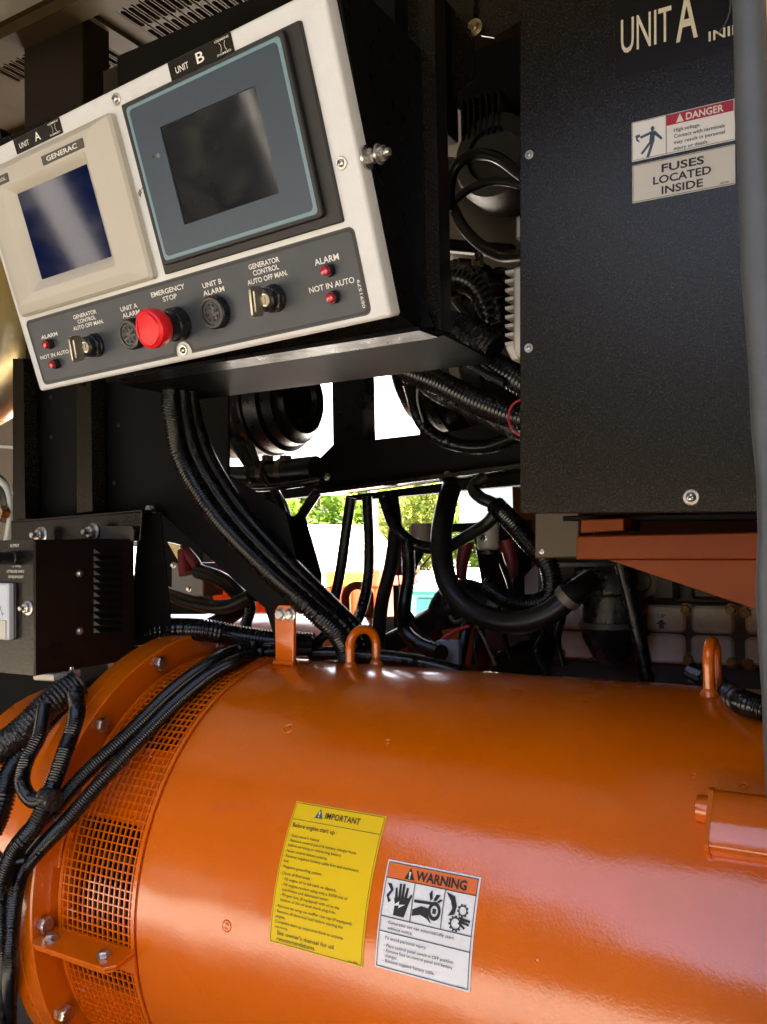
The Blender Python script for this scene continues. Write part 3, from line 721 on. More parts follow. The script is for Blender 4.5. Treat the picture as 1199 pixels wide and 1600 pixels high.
# white warning notice
WW_, WH_ = .0868, .0842; wx, wa = XL+.2762+.001, 27.75
mp1 = cyl_map(wx, wa, AR+.0006); mp2 = cyl_map(wx, wa, AR+.0010); mp3 = cyl_map(wx, wa, AR+.0013); mp4 = cyl_map(wx, wa, AR+.0016)
mb = MB(); patch(mb, mp1, 0, WW_, -WH_, 0); ws = part('warning_sticker', mb, M['white_label'], alt, 60, label='white sticker with orange WARNING header and three pictograms')
mb = MB(); patch(mb, mp2, .0022, WW_-.0022, -WH_*.165, -.0022, 4); part('orange_header', mb, M['orange_label'], ws, 60)
mb = MB(); outline(mb, mp3, .0015, WW_-.0015, -WH_+.0015, -.0015, .0006)
for y in (.165, .52, .655): patch(mb, mp3, .002, WW_-.002, -WH_*y-.0007, -WH_*y, 2)
for x in (.335, .66): patch(mb, mp3, WW_*x, WW_*x+.0007, -WH_*.52, -WH_*.165, 6)
def WLn(s, x0, x1, y, h, bold=.004): text_in(mb, mp4, s, WW_*x0, WW_*x1, -WH_*y, WH_*h, bold, 2)
WLn('WARNING', .335, .875, .142, .088, .03)
WLn('Generator set can automatically start', .11, .81, .583, .030); WLn('without notice.', .11, .385, .634, .030)
WLn('To avoid personal injury:', .09, .54, .725, .030); WLn('- Place control panel switch in OFF position.', .09, .83, .792, .030)
WLn('- Remove fuse on control panel and battery', .09, .82, .838, .030); WLn('charger.', .11, .245, .884, .030); WLn('- Remove negative battery cable.', .09, .64, .930, .030)
WLn('0H6389', .87, .95, .975, .012)
def pic(pts, cell, m=mp3):
    x0, x1 = ((.03, .33), (.345, .655), (.67, .97))[cell]
    return [m(WW_*(x0+(x1-x0)*a), -WH_*(.18+.325*b)) for a, b in pts]
def fan_poly(pts, cell, m=mp3): mb.add(pic(pts, cell, m), [tuple(range(len(pts)))])
mb.add([mp3(WW_*a, -WH_*b) for a, b in ((.215, .15), (.325, .15), (.27, .04))], [(0, 1, 2)])
# electric hand
fan_poly([(.40, .98), (.42, .66), (.36, .50), (.86, .42), (.90, .62), (.80, .98)], 0)
for q in ([(.40, .52), (.36, .22), (.43, .19), (.50, .50)], [(.51, .50), (.49, .08), (.57, .06), (.60, .48)], [(.61, .47), (.62, .06), (.70, .06), (.71, .46)], [(.72, .45), (.77, .14), (.84, .15), (.82, .45)], [(.84, .50), (.95, .30), (1.0, .34), (.90, .62)]): fan_poly(q, 0)
for q in ([(.05, .12), (.20, .12), (.30, .28), (.20, .30)], [(.20, .30), (.30, .28), (.16, .50), (.07, .46)], [(.07, .46), (.16, .50), (.26, .60), (.17, .66)]): fan_poly(q, 0)
# belt and pulley
fan_poly([(.04, .42), (.75, .38), (.76, .46), (.04, .50)], 1)
for k in range(24):
    t0, t1 = 2*math.pi*k/24, 2*math.pi*(k+1)/24
    mb.add(pic([(.76+r*math.cos(t)*.82, .62+r*math.sin(t)) for t, r in ((t0, .26), (t1, .26), (t1, .15), (t0, .15))], 1), [(0, 1, 2, 3)])
fan_poly([(.70, .55), (.82, .55), (.82, .69), (.70, .69)], 1)
fan_poly([(.02, .70), (.30, .56), (.55, .58), (.58, .78), (.70, .98), (.52, .86), (.30, .80), (.02, .88)], 1)
for q in ([(.58, .36), (.52, .18), (.60, .05), (.66, .30)], [(.68, .34), (.76, .16), (.90, .16), (.78, .34)], [(.80, .36), (.92, .26), (1.0, .28), (.88, .38)]): fan_poly(q, 1)
# gears and hand
fan_poly([(.02, .02), (.34, .10), (.44, .34), (.40, .58), (.18, .66), (.30, .44), (.22, .24)], 2)
def gear(cx, cy, r, nt_):
    for k in range(nt_*4):
        t0, t1 = 2*math.pi*k/(nt_*4), 2*math.pi*(k+1)/(nt_*4); ro = r*(1.0 if k % 4 < 2 else .8)
        mb.add(pic([(cx+q*math.cos(t)*1.05, cy+q*math.sin(t)) for t, q in ((t0, ro), (t1, ro), (t1, r*.62), (t0, r*.62))], 2), [(0, 1, 2, 3)])
gear(.66, .44, .18, 9); gear(.46, .82, .22, 11)
for q in ([(.55, .60), (.66, .62), (.95, .66), (.94, .72), (.62, .70)], [(.60, .68), (.92, .76), (.90, .82), (.58, .76)], [(.58, .74), (.80, .88), (.76, .93), (.54, .80)]): fan_poly(q, 2)
part('lettering', mb, M['print_black'], ws, 0)
mb = MB(); mb.add([mp4(WW_*a, -WH_*b) for a, b in ((.263, .122), (.277, .122), (.281, .08), (.259, .08))], [(0, 1, 2, 3)]); mb.add([mp4(WW_*a, -WH_*b) for a, b in ((.262, .143), (.278, .143), (.278, .13), (.262, .13))], [(0, 1, 2, 3)])
mb.add([mp4(WW_*(.03+.30*a), -WH_*(.18+.325*b)) for a, b in ((.34, .72), (.58, .56), (.56, .66), (.80, .62), (.56, .76), (.58, .68))], [(0, 1, 2, 3, 4, 5)])
part('exclamation_mark', mb, M['white_label'], ws, 0)
# faded pink hand mark left of the sticker
mb = MB(); mpk = cyl_map(0, 0, AR+.0007)
for px, py in ((336, 1263), (347, 1264), (357, 1262), (368, 1260), (379, 1260), (391, 1257), (400, 1257)):
    x, an = cang(px, py); y = R_(an)*AR
    mb.add([mpk(x-.0018, y-.003), mpk(x-.0009, y-.003), mpk(x+.0012, y+.003), mpk(x+.0003, y+.003)], [(0, 1, 2, 3)])
part('pink_marking', mb, M['pink_mark'], alt, 0)

# spot-weld rings and small knocks on the barrel
for px, py, rr in ((452, 1138, .0062), (355, 1447, .0058), (607, 1159, .0030), (1163, 1228, .0035), (1085, 1212, .0022), (840, 1500, .0024)):
    x, an = cang(px, py); F = radial(x, an, AR)
    mb = MB(); mb.lathe(F, 0, 0, [(rr, -.0003), (rr*.93, .0006), (rr*.80, .0004), (rr*.70, -.0002), (rr*.3, .0003), (0, .0004)], 22, cap=False); part('weld_mark', mb, M['orange'], alt, 50)
# ================================================================== control panel
FP = Fr((-.84696, .57386, .42336), (.99788164, -.06322774, .01531315), (-.0344706, -.31425784, .94871165))   # origin top left, y negative downwards
PW, PH = .4785, .2565; PX0 = -.011
pan = thing('control_panel', 'white-faced generator control panel with two touch screens and red stop button', 'control panel', FP.p(.23, -.256, 0))
def pt(px, py, z=0.0): return FP.loc(px, py, z)
# folded white face plate
mb = MB(); o_ = rrect(PX0, -PH, PW, .0005, .0035, 4)
mb.loops(FP, [(o_, -.016), (o_, -.0035), (offs(o_, .0009), -.0012), (offs(o_, .0032), 0)], cap0=True, cap1=True)
face = part('face_plate', mb, M['white_coat'], pan, 50)
# black housing behind the face
mb = MB(); mb.box(FP, PX0+.006, PW-.006, -PH+.004, -.004, -.055, -.0162)
bk = [FP.p(x, y, -.055) for x, y in ((PX0+.006, -PH+.004), (PW-.006, -PH+.004), (PW-.006, -.004), (PX0+.006, -.004))]
part('housing', mb, M['black_paint'], pan, 0)
mb = MB(); q0 = FP.p(PW-.004, 0.02, -.017); q1 = FP.p(PW-.004, -PH+.01, -.017)
side = [(q0.y, q0.z), (q1.y, q1.z), (.70, q1.z-.012), (.70, q0.z)]
mb.prism(WX(q1.x-.002), [(a, b) for a, b in side], -.004, 0, .0006); part('side_cheek', mb, M['black_paint'], pan, 0)
mb = MB(); mb.prism(WX(q1.x-.46), [(a+(.032 if a < .69 else 0), b) for a, b in side], -.004, 0); part('side_cheek', mb, M['black_paint'], pan, 0)
mb = MB(); tf = FP.p(0, .001, -.016); mb.box(Fr((0, 0, 0)), q1.x-.46, q1.x-.008, tf.z-.03, tf.z+.012, -.70, -.585); part('top_cover', mb, M['black_paint'], pan, 0)

# --- touch screen A (beige, raised)
def quadloops(rs): return rs
A = part('touch_screen', MB().loops(FP, [
    (rrect(.006, -.1735, .2245, -.0195, .004, 3), .0005), (rrect(.006, -.1735, .2245, -.0195, .004, 3), .0065), (rrect(.0085, -.171, .222, -.022, .004, 3), .0095),
    (rrect(.0195, -.1625, .2015, -.0265, .003, 3), .0135), (rrect(.0215, -.1605, .1995, -.0285, .003, 3), .0140),
    (rrect(.0470, -.1530, .1865, -.0430, .004, 3), .0150), (rrect(.0485, -.1510, .1850, -.0445, .004, 3), .0142),
    (rrect(.0585, -.1425, .1755, -.0525, .0012, 3), .0072), (rrect(.0595, -.1415, .1745, -.0535, .0012, 3), .0060)]), M['beige'], pan, 18, label='beige touch screen surround on the left with dark blue display')
mb = MB(); mb.prism(FP, rrect(.0588, -.142, .1752, -.0528, .001, 2), .004, .0066); part('display', mb, M['screen_blue'], A, 0)
mb = MB(); mb.bbox(FP, .1225, .1875, -.0412, -.0325, .0138, .0158, .0004); bd = part('maker_badge', mb, M['badge'], A, 0)
mb = MB(); mp = lambda x, y: FP.p(x, y, .0161); text_in(mb, mp, 'GENERAC', .1305, .1785, -.0392, .0046, .018, 2); part('lettering', mb, M['print_white'], bd, 0)
mb = MB(); mb.bbox(FP, .022, .0635, -.0412, -.0325, .0136, .0156, .0004); bd = part('maker_badge', mb, M['badge'], A, 0)
mb = MB(); text_in(mb, mp, 'CONTROL', .028, .0605, -.0385, .0034, .01, 2); part('lettering', mb, M['print_white'], bd, 0)
# --- touch screen B (slate, black gasket)
mb = MB(); mb.prism(FP, rrect(.2375, -.1728, .4535, -.0172, .0015, 2), .0004, .0042, .0008); Bs = part('touch_screen', mb, M['gasket'], pan, 20, label='slate blue touch screen with black gasket on the right')
mb = MB(); go, gi = rrect(.2435, -.1655, .4395, -.0195, .005, 5), rrect(.2475, -.1618, .4355, -.0230, .004, 5)
mb.loops(FP, [(go, .004), (go, .0085), (offs(go, .001), .0098), (gi, .0098), (gi, .0085)]); part('rim', mb, M['gasket'], Bs, 25)
bz = rrect(.2475, -.1618, .4355, -.0230, .004, 5); bi = rrect(.2515, -.1582, .4315, -.0262, .0045, 5)
mb = MB(); mb.loops(FP, [(bz, .004), (bz, .0092), (offs(bz, .0006), .0096), (bi, .0096), (bi, .0088)]); part('light_bezel', mb, M['bezel_light'], Bs, 20)
sc_ = rrect(.2840, -.1362, .4000, -.0502, .0008, 5)
mb = MB(); mb.loops(FP, [(bi, .0060), (bi, .0094), (sc_, .0094), (sc_, .0078)]); part('slate_bezel', mb, M['bezel_dark'], Bs, 20)
mb = MB(); mb.prism(FP, sc_, .004, .0080); part('display', mb, M['screen_dark'], Bs, 0)
mb = MB(); x, y = pt(240, 245, .0094); mb.lathe(FP, x, y, [(.0014, .0094), (.0014, .0097), (0, .0097)], 10, cap=False); part('indicator_dot', mb, M['print_black'], Bs, 0)
mb = MB(); x, y = pt(248, 243, .0094)
for k in range(12):
    t0, t1 = R_(120+300*k/12), R_(120+300*(k+1)/12)
    mb.add([FP.p(x+r*math.cos(t), y+r*math.sin(t), .0097) for t, r in ((t0, .0016), (t1, .0016), (t1, .0013), (t0, .0013))], [(0, 1, 2, 3)])
mb.add([FP.p(x+a, y+b, .0097) for a, b in ((-.00015, 0), (.00015, 0), (.00015, .0017), (-.00015, .0017))], [(0, 1, 2, 3)]); part('power_symbol', mb, M['print_white'], Bs, 0)

# --- UNIT A / UNIT B strips
def arcs(mb, mp, cx, cy, h, gap, w):
    for sg in (-1, 1):
        for k in range(8):
            t0, t1 = R_(-48+96*k/8), R_(-48+96*(k+1)/8); rr = h/(2*math.sin(R_(48)))
            def q(t, r): return (cx+sg*(gap+rr)-sg*r*math.cos(t)*1.0, cy+r*math.sin(t))
            mb.add([mp(*q(t, r)) for t, r in ((t0, rr-w/2), (t1, rr-w/2), (t1, rr+w/2), (t0, rr+w/2))], [(0, 1, 2, 3)])
def unit_strip(x0, x1, y0, y1, ch, lab):
    mb = MB(); mb.prism(FP, rrect(x0, y0, x1, y1, .0006, 2), .0003, .0007); s = part('unit_strip', mb, M['decal_black'], pan, 0, label=lab)
    mb = MB(); mp = lambda x, y: FP.p(x, y, .0010); w, h = x1-x0, y1-y0
    text_in(mb, mp, 'UNIT', x0+w*.10, x0+w*.31, y0+h*.26, h*.36, .004, 3); text_in(mb, mp, ch, x0+w*.44, x0+w*.56, y0+h*.24, h*.58, .012, 3)
    text_in(mb, mp, 'GEMINI', x0+w*.75, x0+w*.96, y0+h*.80, h*.12, .004, 2); text_in(mb, mp, 'GEMINI', x0+w*.75, x0+w*.96, y0+h*.10, h*.12, .004, 2, flip=True)
    arcs(mb, mp, x0+w*.855, y0+h*.5, h*.46, w*.025, .0004); part('lettering', mb, M['print_white'], s, 0)
unit_strip(.3035, .3805, -.0165, -.0012, 'B', 'black strip lettered UNIT B above the slate screen')
unit_strip(.0692, .1470, -.0158, -.0012, 'A', 'black strip lettered UNIT A above the beige screen')
# marker scribble #2
mb = MB(); x, y = pt(223, 301)
def stroke(a, b, w=.00035):
    a = V(a); b = V(b); d = (b-a).normalized(); nn = V((-d.y, d.x))*w
    mb.add([FP.p(x+q.x, y+q.y, .0004) for q in (a-nn, b-nn, b+nn, a+nn)], [(0, 1, 2, 3)])
for a, b in (((-.005, -.002), (-.002, .004)), ((-.0035, -.0035), (-.0005, .003)), ((-.006, .0005), (0, .0025)), ((-.0055, -.0018), (.0, .0004)), ((.0005, .003), (.004, .0045)), ((.004, .0045), (.0025, -.0015)), ((.0025, -.0015), (.006, .0005))): stroke(a, b)
part('marker_scribble', mb, M['ink'], pan, 0)

# --- grey overlay strip with black border
ox0, ox1, oy0, oy1 = .0012, .4612, -.2508, -.1775; nx, ny, nr = .2331, -.2485, .0105
def overlay_poly(d):
    x0, x1, y0, y1 = ox0+d, ox1-d, oy0+d, oy1-d; r = .006-d*.5; rr = nr+d; out = []
    dd = math.sqrt(max(1e-9, rr*rr-(y0-ny)**2)); a_s = math.atan2(y0-ny, -dd) % (2*math.pi); a_e = math.atan2(y0-ny, dd)
    out.append((nx-dd-.004, y0))
    for k in range(13):
        t = a_s + (a_e-a_s)*k/12; out.append((nx+rr*math.cos(t), ny+rr*math.sin(t)))
    out.append((nx+dd+.004, y0))
    rc = rrect(x0, y0, x1, y1, r, 4); return out+rc
p0, p1, p2 = overlay_poly(0), overlay_poly(.0012), overlay_poly(.0036)
mb = MB(); n = len(p0)
def flat(mb, F, poly, z):
    bm = bmesh.new(); vs = [bm.verts.new(F.p(x, y, z)) for x, y in poly]; f = bm.faces.new(vs); r = bmesh.ops.triangulate(bm, faces=[f])
    bm.verts.index_update(); mb.add([v.co.copy() for v in bm.verts], [tuple(v.index for v in f.verts) for f in bm.faces]); bm.free()
flat(mb, FP, p0, .0004); ov = part('overlay_strip', mb, M['overlay'], pan, 0, label='grey lettered overlay strip along the bottom of the panel')
mb = MB(); mb.loops(FP, [(p1, .0007), (p2, .0007)]); part('border_line', mb, M['print_black'], ov, 0)
mb = MB(); mpo = lambda x, y: FP.p(x, y, .0009)
def ptext(s, xa, xb, yb, h, bold=.012): text_in(mb, mpo, s, xa, xb, yb, h, bold, 3)
def pxt(s, a, b, h, bold=.018):
    (x0, y0), (x1, y1) = pt(*a), pt(*b); mb2 = MB(); text_in(mb2, mpo, s, x0, x1, (y0+y1)/2, h, bold, 3); part('caption', mb2, M['print_white'], ov, 0)
H1 = .0042
pxt('ALARM', (67, 531), (92, 523), H1); pxt('NOT IN AUTO', (66, 562), (110, 551), H1)
pxt('GENERATOR', (117, 499), (153, 489), H1); pxt('CONTROL', (124, 506), (152, 498), H1); pxt('AUTO OFF MAN.', (117, 517), (164, 504), H1)
pxt('UNIT A', (191, 487), (217, 480), H1+.0004); pxt('ALARM', (194, 497), (221, 490), H1+.0004)
pxt('EMERGENCY', (239, 465), (291, 450), H1+.0006); pxt('STOP', (257, 471), (279, 466), H1+.0006)
pxt('UNIT B', (319, 450), (349, 443), H1+.0006); pxt('ALARM', (320, 463), (353, 454), H1+.0006)
pxt('GENERATOR', (391, 421), (439, 409), H1+.0004); pxt('CONTROL', (398, 431), (438, 420), H1+.0004); pxt('AUTO OFF MAN.', (389, 445), (452, 430), H1+.0004)
pxt('ALARM', (494, 415), (532, 405), H1+.0012); pxt('NOT IN AUTO', (486, 459), (556, 440), H1+.0008)
mpv = lambda x, y: FP.p(.4562-y, -.2445+x, .0009)
text_in(mb, mpv, '0E91579', 0, .024, 0, .003, .012, 2)
part('lettering', mb, M['print_white'], ov, 0)
# --- indicator lamps
for px, py in ((81, 537), (91, 568), (517, 422), (525, 464)):
    x, y = pt(px, py)
    mb = MB(); mb.lathe(FP, x, y, [(.0056, .0004), (.0056, .006), (.0052, .0066), (.0042, .0066)], 20, cap=False); lp_ = part('indicator_lamp', mb, M['black_plastic'], pan, 35)
    mb = MB(); mb.lathe(FP, x, y, [(.0043, .003), (.0043, .0088), (.0036, .0100), (.0018, .0106), (0, .0107)], 18, cap=False); part('lens', mb, M['red_lens'], lp_, 40)
# --- key switches
def key_switch(px, py, kr):
    x, y = pt(px, py)
    mb = MB(); mb.lathe(FP, x, y, [(.0125, .0004), (.0125, .0035), (.0118, .0045)], 28); mb.hexh(FP, x, y, .0125, .0045, .0095, .0015, 10)
    mb.lathe(FP, x, y, [(.0108, .0095), (.0104, .0155), (.0092, .0168), (.0064, .0162), (.0060, .0145)], 28, cap=False)
    ks = part('key_switch', mb, M['black_plastic'], pan, 30)
    mb = MB(); mb.lathe(FP, x, y, [(.0061, .012), (.0061, .0152), (.0056, .0158), (.0, .0158)], 24, cap=False); part('lock_barrel', mb, M['steel'], ks, 40)
    # key: flat bow standing out of the lock
    ca, sa = math.cos(R_(kr)), math.sin(R_(kr))
    FK = Fr(FP.p(x, y, .0163), FP.u*(sa)+FP.v*ca, FP.n)          # u across the bow, v out of the panel
    mb = MB(); mb.box(FK, -.0042, .0042, 0, .004, -.0010, .0010)
    bo = rrect(-.0132, .0032, .0132, .0180, .003, 4); bi_ = rrect(-.0096, .0128, .0096, .0150, .0009, 4)
    mb.loops(FK, [(bi_, -.0011), (bo, -.0011), (bo, .0011), (bi_, .0011), (bi_, -.0011)])
    part('key', mb, M['key_brass'], ks, 25)
key_switch(152, 539, 10); key_switch(431, 466, 10)
# --- alarm sounders
def sounder(px, py):
    x, y = pt(px, py); n = 64
    def kn(r, k): return [(x+(r+(k if i % 2 else 0))*math.cos(2*math.pi*i/n), y+(r+(k if i % 2 else 0))*math.sin(2*math.pi*i/n)) for i in range(n)]
    mb = MB(); mb.loops(FP, [(kn(.0150, .0006), .0004), (kn(.0150, .0006), .0085), (kn(.0140, .0002), .0100), (kn(.0118, 0), .0100), (kn(.0112, 0), .0088), (kn(.0098, 0), .0088), (kn(.0094, 0), .0094), (kn(.0001, 0), .0094)])
    s = part('alarm_sounder', mb, M['black_plastic'], pan, 30)
    for k in range(8):
        a = 2*math.pi*k/8+.2; c, s2 = math.cos(a), math.sin(a); mb = MB()
        for r0_, r1_, w in ((.0032, .0054, .0010), (.0062, .0084, .0018)):
            if r0_ < .005 and k % 2: continue
            mb.add([FP.p(x+r*c-w_*s2, y+r*s2+w_*c, .0096) for r, w_ in ((r0_, -w*.75), (r1_, -w), (r1_, w), (r0_, w*.75))], [(0, 1, 2, 3)])
        part('sound_opening', mb, M['hollow'], s, 0)
sounder(213, 521); sounder(342, 487)
# --- emergency stop
x, y = pt(281, 506)
mb = MB(); mb.lathe(FP, x, y, [(.0165, .0004), (.0165, .009), (.0158, .0115), (.0146, .013), (.0146, .021), (.012, .022), (.012, .027)], 36); es = part('emergency_stop', mb, M['black_plastic'], pan, 35)
mb = MB(); nn = 48
def lob(r, k): return [(x+(r+k*(math.cos(3*(2*math.pi*i/nn)+.6)))*math.cos(2*math.pi*i/nn), y+(r+k*math.cos(3*(2*math.pi*i/nn)+.6))*math.sin(2*math.pi*i/nn)) for i in range(nn)]
mb.loops(FP, [(lob(.0125, 0), .024), (lob(.0172, .0003), .0265), (lob(.0188, .0005), .030), (lob(.0190, .0006), .0375), (lob(.0182, .0006), .0405), (lob(.0160, .0004), .0420), (lob(.0150, .0002), .0416), (lob(.0145, .0002), .0421), (lob(.008, 0), .0432), (lob(.0002, 0), .0435)], cap0=True)
hd_ = part('push_head', mb, M['red_plastic'], es, 32)
mb = MB()
for k in range(3):
    a0_ = 2*math.pi*k/3+.3
    for i in range(8):
        t0, t1 = a0_+i*.13, a0_+(i+1)*.13
        vs = [FP.p(x+r*math.cos(t), y+r*math.sin(t), z) for t in (t0, t1) for r, z in ((.0150, .0419), (.0148, .0432), (.0128, .0434), (.0125, .0426))]
        mb.add(vs, [(0, 4, 5, 1), (1, 5, 6, 2), (2, 6, 7, 3)])
part('turn_arrow', mb, M['red_plastic'], hd_, 20)
# --- face screws, the empty hole
for px, py in ((183, 155), (535, 255), (288, 547)):
    x, y = pt(px, py); screw(FP, x, y, .0004, pan, px*.1, .80)
x, y = pt(18, 434); mb = MB(); mb.lathe(FP, max(x, PX0+.006), y, [(.0036, .0003), (0, .0003)], 16, cap=False); part('screw_hole', mb, M['hollow'], pan, 0)

# ================================================================== mounting plate behind the panel, and tray below it
PYP = .70
c0 = atY(590, 0, PYP); c1 = atY(693, 520, PYP); xr = c1.x
mt_ = thing('mounting_plate', 'black textured steel plate behind the right side of the control panel', 'bracket', (xr-.1, PYP, c1.z))
mb = MB(); mb.box(WY(PYP), xr-.44, xr, c1.z+.0022, .56, -.003, 0); pl = part('plate', mb, M['black_coat'], mt_, 0)
mb = MB(); mb.box(WY(PYP), xr-.0028, xr, c1.z+.0022, .56, .0003, .004); part('edge_flange', mb, M['black_coat'], mt_, 0)
mb = MB(); mb.box(WY(PYP), xr-.003, xr, c1.z+.0022, .56, -.018, -.0032); part('edge_flange', mb, M['black_coat'], mt_, 0)
up = atY(183, 87, .675)
mb = MB(); mb.prism(WY(.675), rrect(up.x, up.z-.14, xr-.03, up.z, .002, 2), -.13, 0, .001); part('upper_box', mb, M['black_sheet'], mt_, 0)
# tray
mb = MB(); tl = atY(188, 606, PYP); bz_ = atZ(757, 562, c1.z); Fg = Fr((0, 0, c1.z), (1, 0, 0), (0, 1, 0))
mb.prism(Fg, [(tl.x, PYP), (xr+.001, PYP), (atZ(775, 562, c1.z).x, atZ(775, 562, c1.z).y), (tl.x, bz_.y)], -.0025, 0, .0004); part('tray', mb, M['tray_black'], mt_, 0)
mb = MB(); mb.prism(Fg, [(tl.x+.03, PYP-.034), (xr-.006, PYP-.034), (xr-.004, PYP-.001), (tl.x+.03, PYP-.001)], -.004, .0, .0004); part('lower_lip', mb, M['black_paint'], mt_, 0)
mb = MB(); x0, z0 = atY(575, 275, PYP-.012).x, atY(575, 275, PYP-.012).z
mb.prism(WY(PYP-.012), [(x0, z0), (xr-.004, c1.z+.004), (x0+.01, c1.z+.004)], -.002, 0, .0003); part('gusset', mb, M['black_paint'], mt_, 0)
q = WY(PYP).loc(621, 160); inst('bolt', B_brass, WY(PYP).mat(q[0], q[1], 0, .3), mt_)
q = WY(PYP).loc(592, 105); inst('bolt', B_tiny, WY(PYP).mat(q[0]-.003, q[1], 0, .3) @ Matrix.Scale(.6, 4), mt_)
# pivot stud with two nuts pointing out of the side
ps = atX(575, 246, q1.x+.001); Fs = Fr(ps, (0, 1, 0), (0, 0, 1))
mb = MB(); mb.lathe(Fs, 0, 0, [(0.00975, -0.00156), (0.00975, 0.00039), (0.00920, 0.00094)], 24); mb.hexh(Fs, 0, 0, 0.00640, 0.00094, 0.00663, 0.00078, 15)
mb.lathe(Fs, 0, 0, [(0.00328, 0.00663), (0.00328, 0.01209)], 14); mb.lathe(Fs, 0, 0, [(0.00819, 0.01053), (0.00819, 0.01170), (0.00764, 0.01217)], 22); mb.hexh(Fs, 0, 0, 0.00624, 0.01217, 0.01732, 0.00078, 40)
mb.lathe(Fs, 0, 0, [(0.00328, 0.01732), (0.00328, 0.02090), (0.00265, 0.02153)], 14); part('pivot_stud', mb, M['steel'], mt_, 30)
# roof hanger angle, top centre
mb = MB(); Yh = .80; pts = [(742, -20), (742, 30), (752, 55), (772, 58), (800, 40), (817, 30), (840, 0), (840, -20)]
mb.prism(WY(Yh), [WY(Yh).loc(*p) for p in pts], -.003, 0, .0005)
hg = thing('hanger_bracket', 'black hanger bracket with one bolt at the top, between panel and cabinet', 'bracket', WY(Yh).p(*WY(Yh).loc(780, 20)))
part('bracket_plate', mb, M['black_coat'], hg, 0)
mb = MB(); mb.prism(WY(Yh-.006), [WY(Yh).loc(*p) for p in [(700, -20), (700, 165), (745, 130), (745, -20)]], -.003, 0, .0005); part('side_plate', mb, M['black_coat'], hg, 0)
q = WY(Yh).loc(746, 48); inst('bolt', B_brass, WY(Yh-.006).mat(q[0], q[1], .0, .3), hg)

# ================================================================== fuse cabinet (UNIT A)
o = atY(815.5, 803, .75); ep = R_(1.4)
FU = Fr(o, (math.cos(ep), 0, -math.sin(ep)), (math.sin(ep), 0, math.cos(ep)))
cab = thing('fuse_cabinet', 'tall black speckled fuse cabinet lettered UNIT A with danger label', 'cabinet', FU.p(.17, 0, -.1))
mb = MB(); mb.prism(FU, rrect(0, .0025, .42, .70, .0025, 3), -.24, -.0012, .0012); part('cabinet_body', mb, M['black_coat'], cab, 40)
mb = MB(); mb.prism(FU, rrect(-.0008, 0, .4208, .70, .003, 3), -.001, .0022, .001); dr = part('front_cover', mb, M['black_coat'], cab, 40)
for px, py in ((828, 242), (827, 544), (1081, 777)):
    x, y = FU.loc(px, py, .002)
    if py == 777: screw(FU, x, y, .0022, cab, .6, 1.0)
    else: screw(FU, x, y, .0022, cab, .3, .62)
mpu = lambda z: (lambda x, y: FU.p(x, y, z))
# name decal
x0, y0 = FU.loc(962, 113, .0026); x1, y1 = FU.loc(1140, -8, .0026)
mb = MB(); mb.prism(FU, rrect(x0, y0-.006, x0+.20, y0+.068, .001, 2), .0023, .0026); dec = part('name_decal', mb, M['decal_black'], cab, 0)
mb = MB(); a = FU.loc(971, 86, .003); b = FU.loc(1050, 60, .003)
text_in(mb, mpu(.0029), 'UNIT', a[0], b[0], (a[1]+b[1])/2, .0315, .004, 3)
a = FU.loc(1057, 64, .003); b = FU.loc(1091, 58, .003); text_in(mb, mpu(.0029), 'A', a[0], b[0], (a[1]+b[1])/2, .0415, .012, 3)
a = FU.loc(1108, 62, .003); text_in(mb, mpu(.0029), 'GEMINI', a[0], a[0]+.046, a[1]-.002, .0085, .012, 3, flip=True)
part('lettering', mb, M['print_cream'], dec, 0)
mb = MB(); a = FU.loc(1130, 8, .003)
arcs(mb, mpu(.0029), a[0]+.010, a[1]-.001, .044, .004, .0012); part('twin_arcs', mb, M['print_grey'], dec, 0)
# danger label
x0, y1 = FU.loc(988, 192, .0026); x1, y0 = FU.loc(989, 254, .0026); y0 = FU.loc(989, 253, .0026)[1]; LW = .0835
Fd = FU.at(x0, y1, .0023); LH = y1-y0
tilt = R_(-1.0); Fd = Fr(Fd.o, FU.u, FU.v)
ml = lambda z: (lambda x, y: Fd.p(x, y, z))
mb = MB(); mb.prism(Fd, rrect(0, -LH, LW, 0, .0008, 2), 0, .0004); dl = part('danger_label', mb, M['white_label'], cab, 0, label='white electric shock label with red DANGER header')
sx = .0287
mb = MB(); mb.prism(Fd, rrect(sx+.0006, -.0098, LW-.0010, -.0010, .0002, 2), .0005, .0007); part('red_header', mb, M['danger_red'], dl, 0)
mb = MB(); text_in(mb, ml(.0010), 'DANGER', sx+.0165, LW-.0085, -.0084, .0060, .022, 3)
mb.add([Fd.p(sx+.0085+a, -.0090+b, .0010) for a, b in ((0, 0), (.0062, 0), (.0031, .0072))], [(0, 1, 2)]); part('header_lettering', mb, M['print_white'], dl, 0)
mb = MB(); mz = ml(.0008)
def fl_(mb, x0, x1, y0, y1, m): mb.add([m(x0, y0), m(x1, y0), m(x1, y1), m(x0, y1)], [(0, 1, 2, 3)])
fl_(mb, sx, sx+.0005, -LH+.001, -.001, mz)
for a in ((.0006, LW-.0006, -.0010, -.0006), (.0006, LW-.0006, -LH+.0006, -LH+.001), (.0006, .0010, -LH+.001, -.001)): fl_(mb, *a, mz)
for i, (s, w_) in enumerate((('High voltage.', .0215), ('Contact with terminals', .0405), ('may result in personal', .0405), ('injury or death.', .0275))):
    text_in(mb, mz, s, sx+.0066, sx+.0066+w_, -.0165-.0052*i, .0032, .012, 2)
part('lettering', mb, M['print_blue'], dl, 0)
mb = MB()
def limb(pts, m=mz):
    mb.add([m(.002+.0245*a, -.008-.0265*b) for a, b in pts], [tuple(range(len(pts)))])
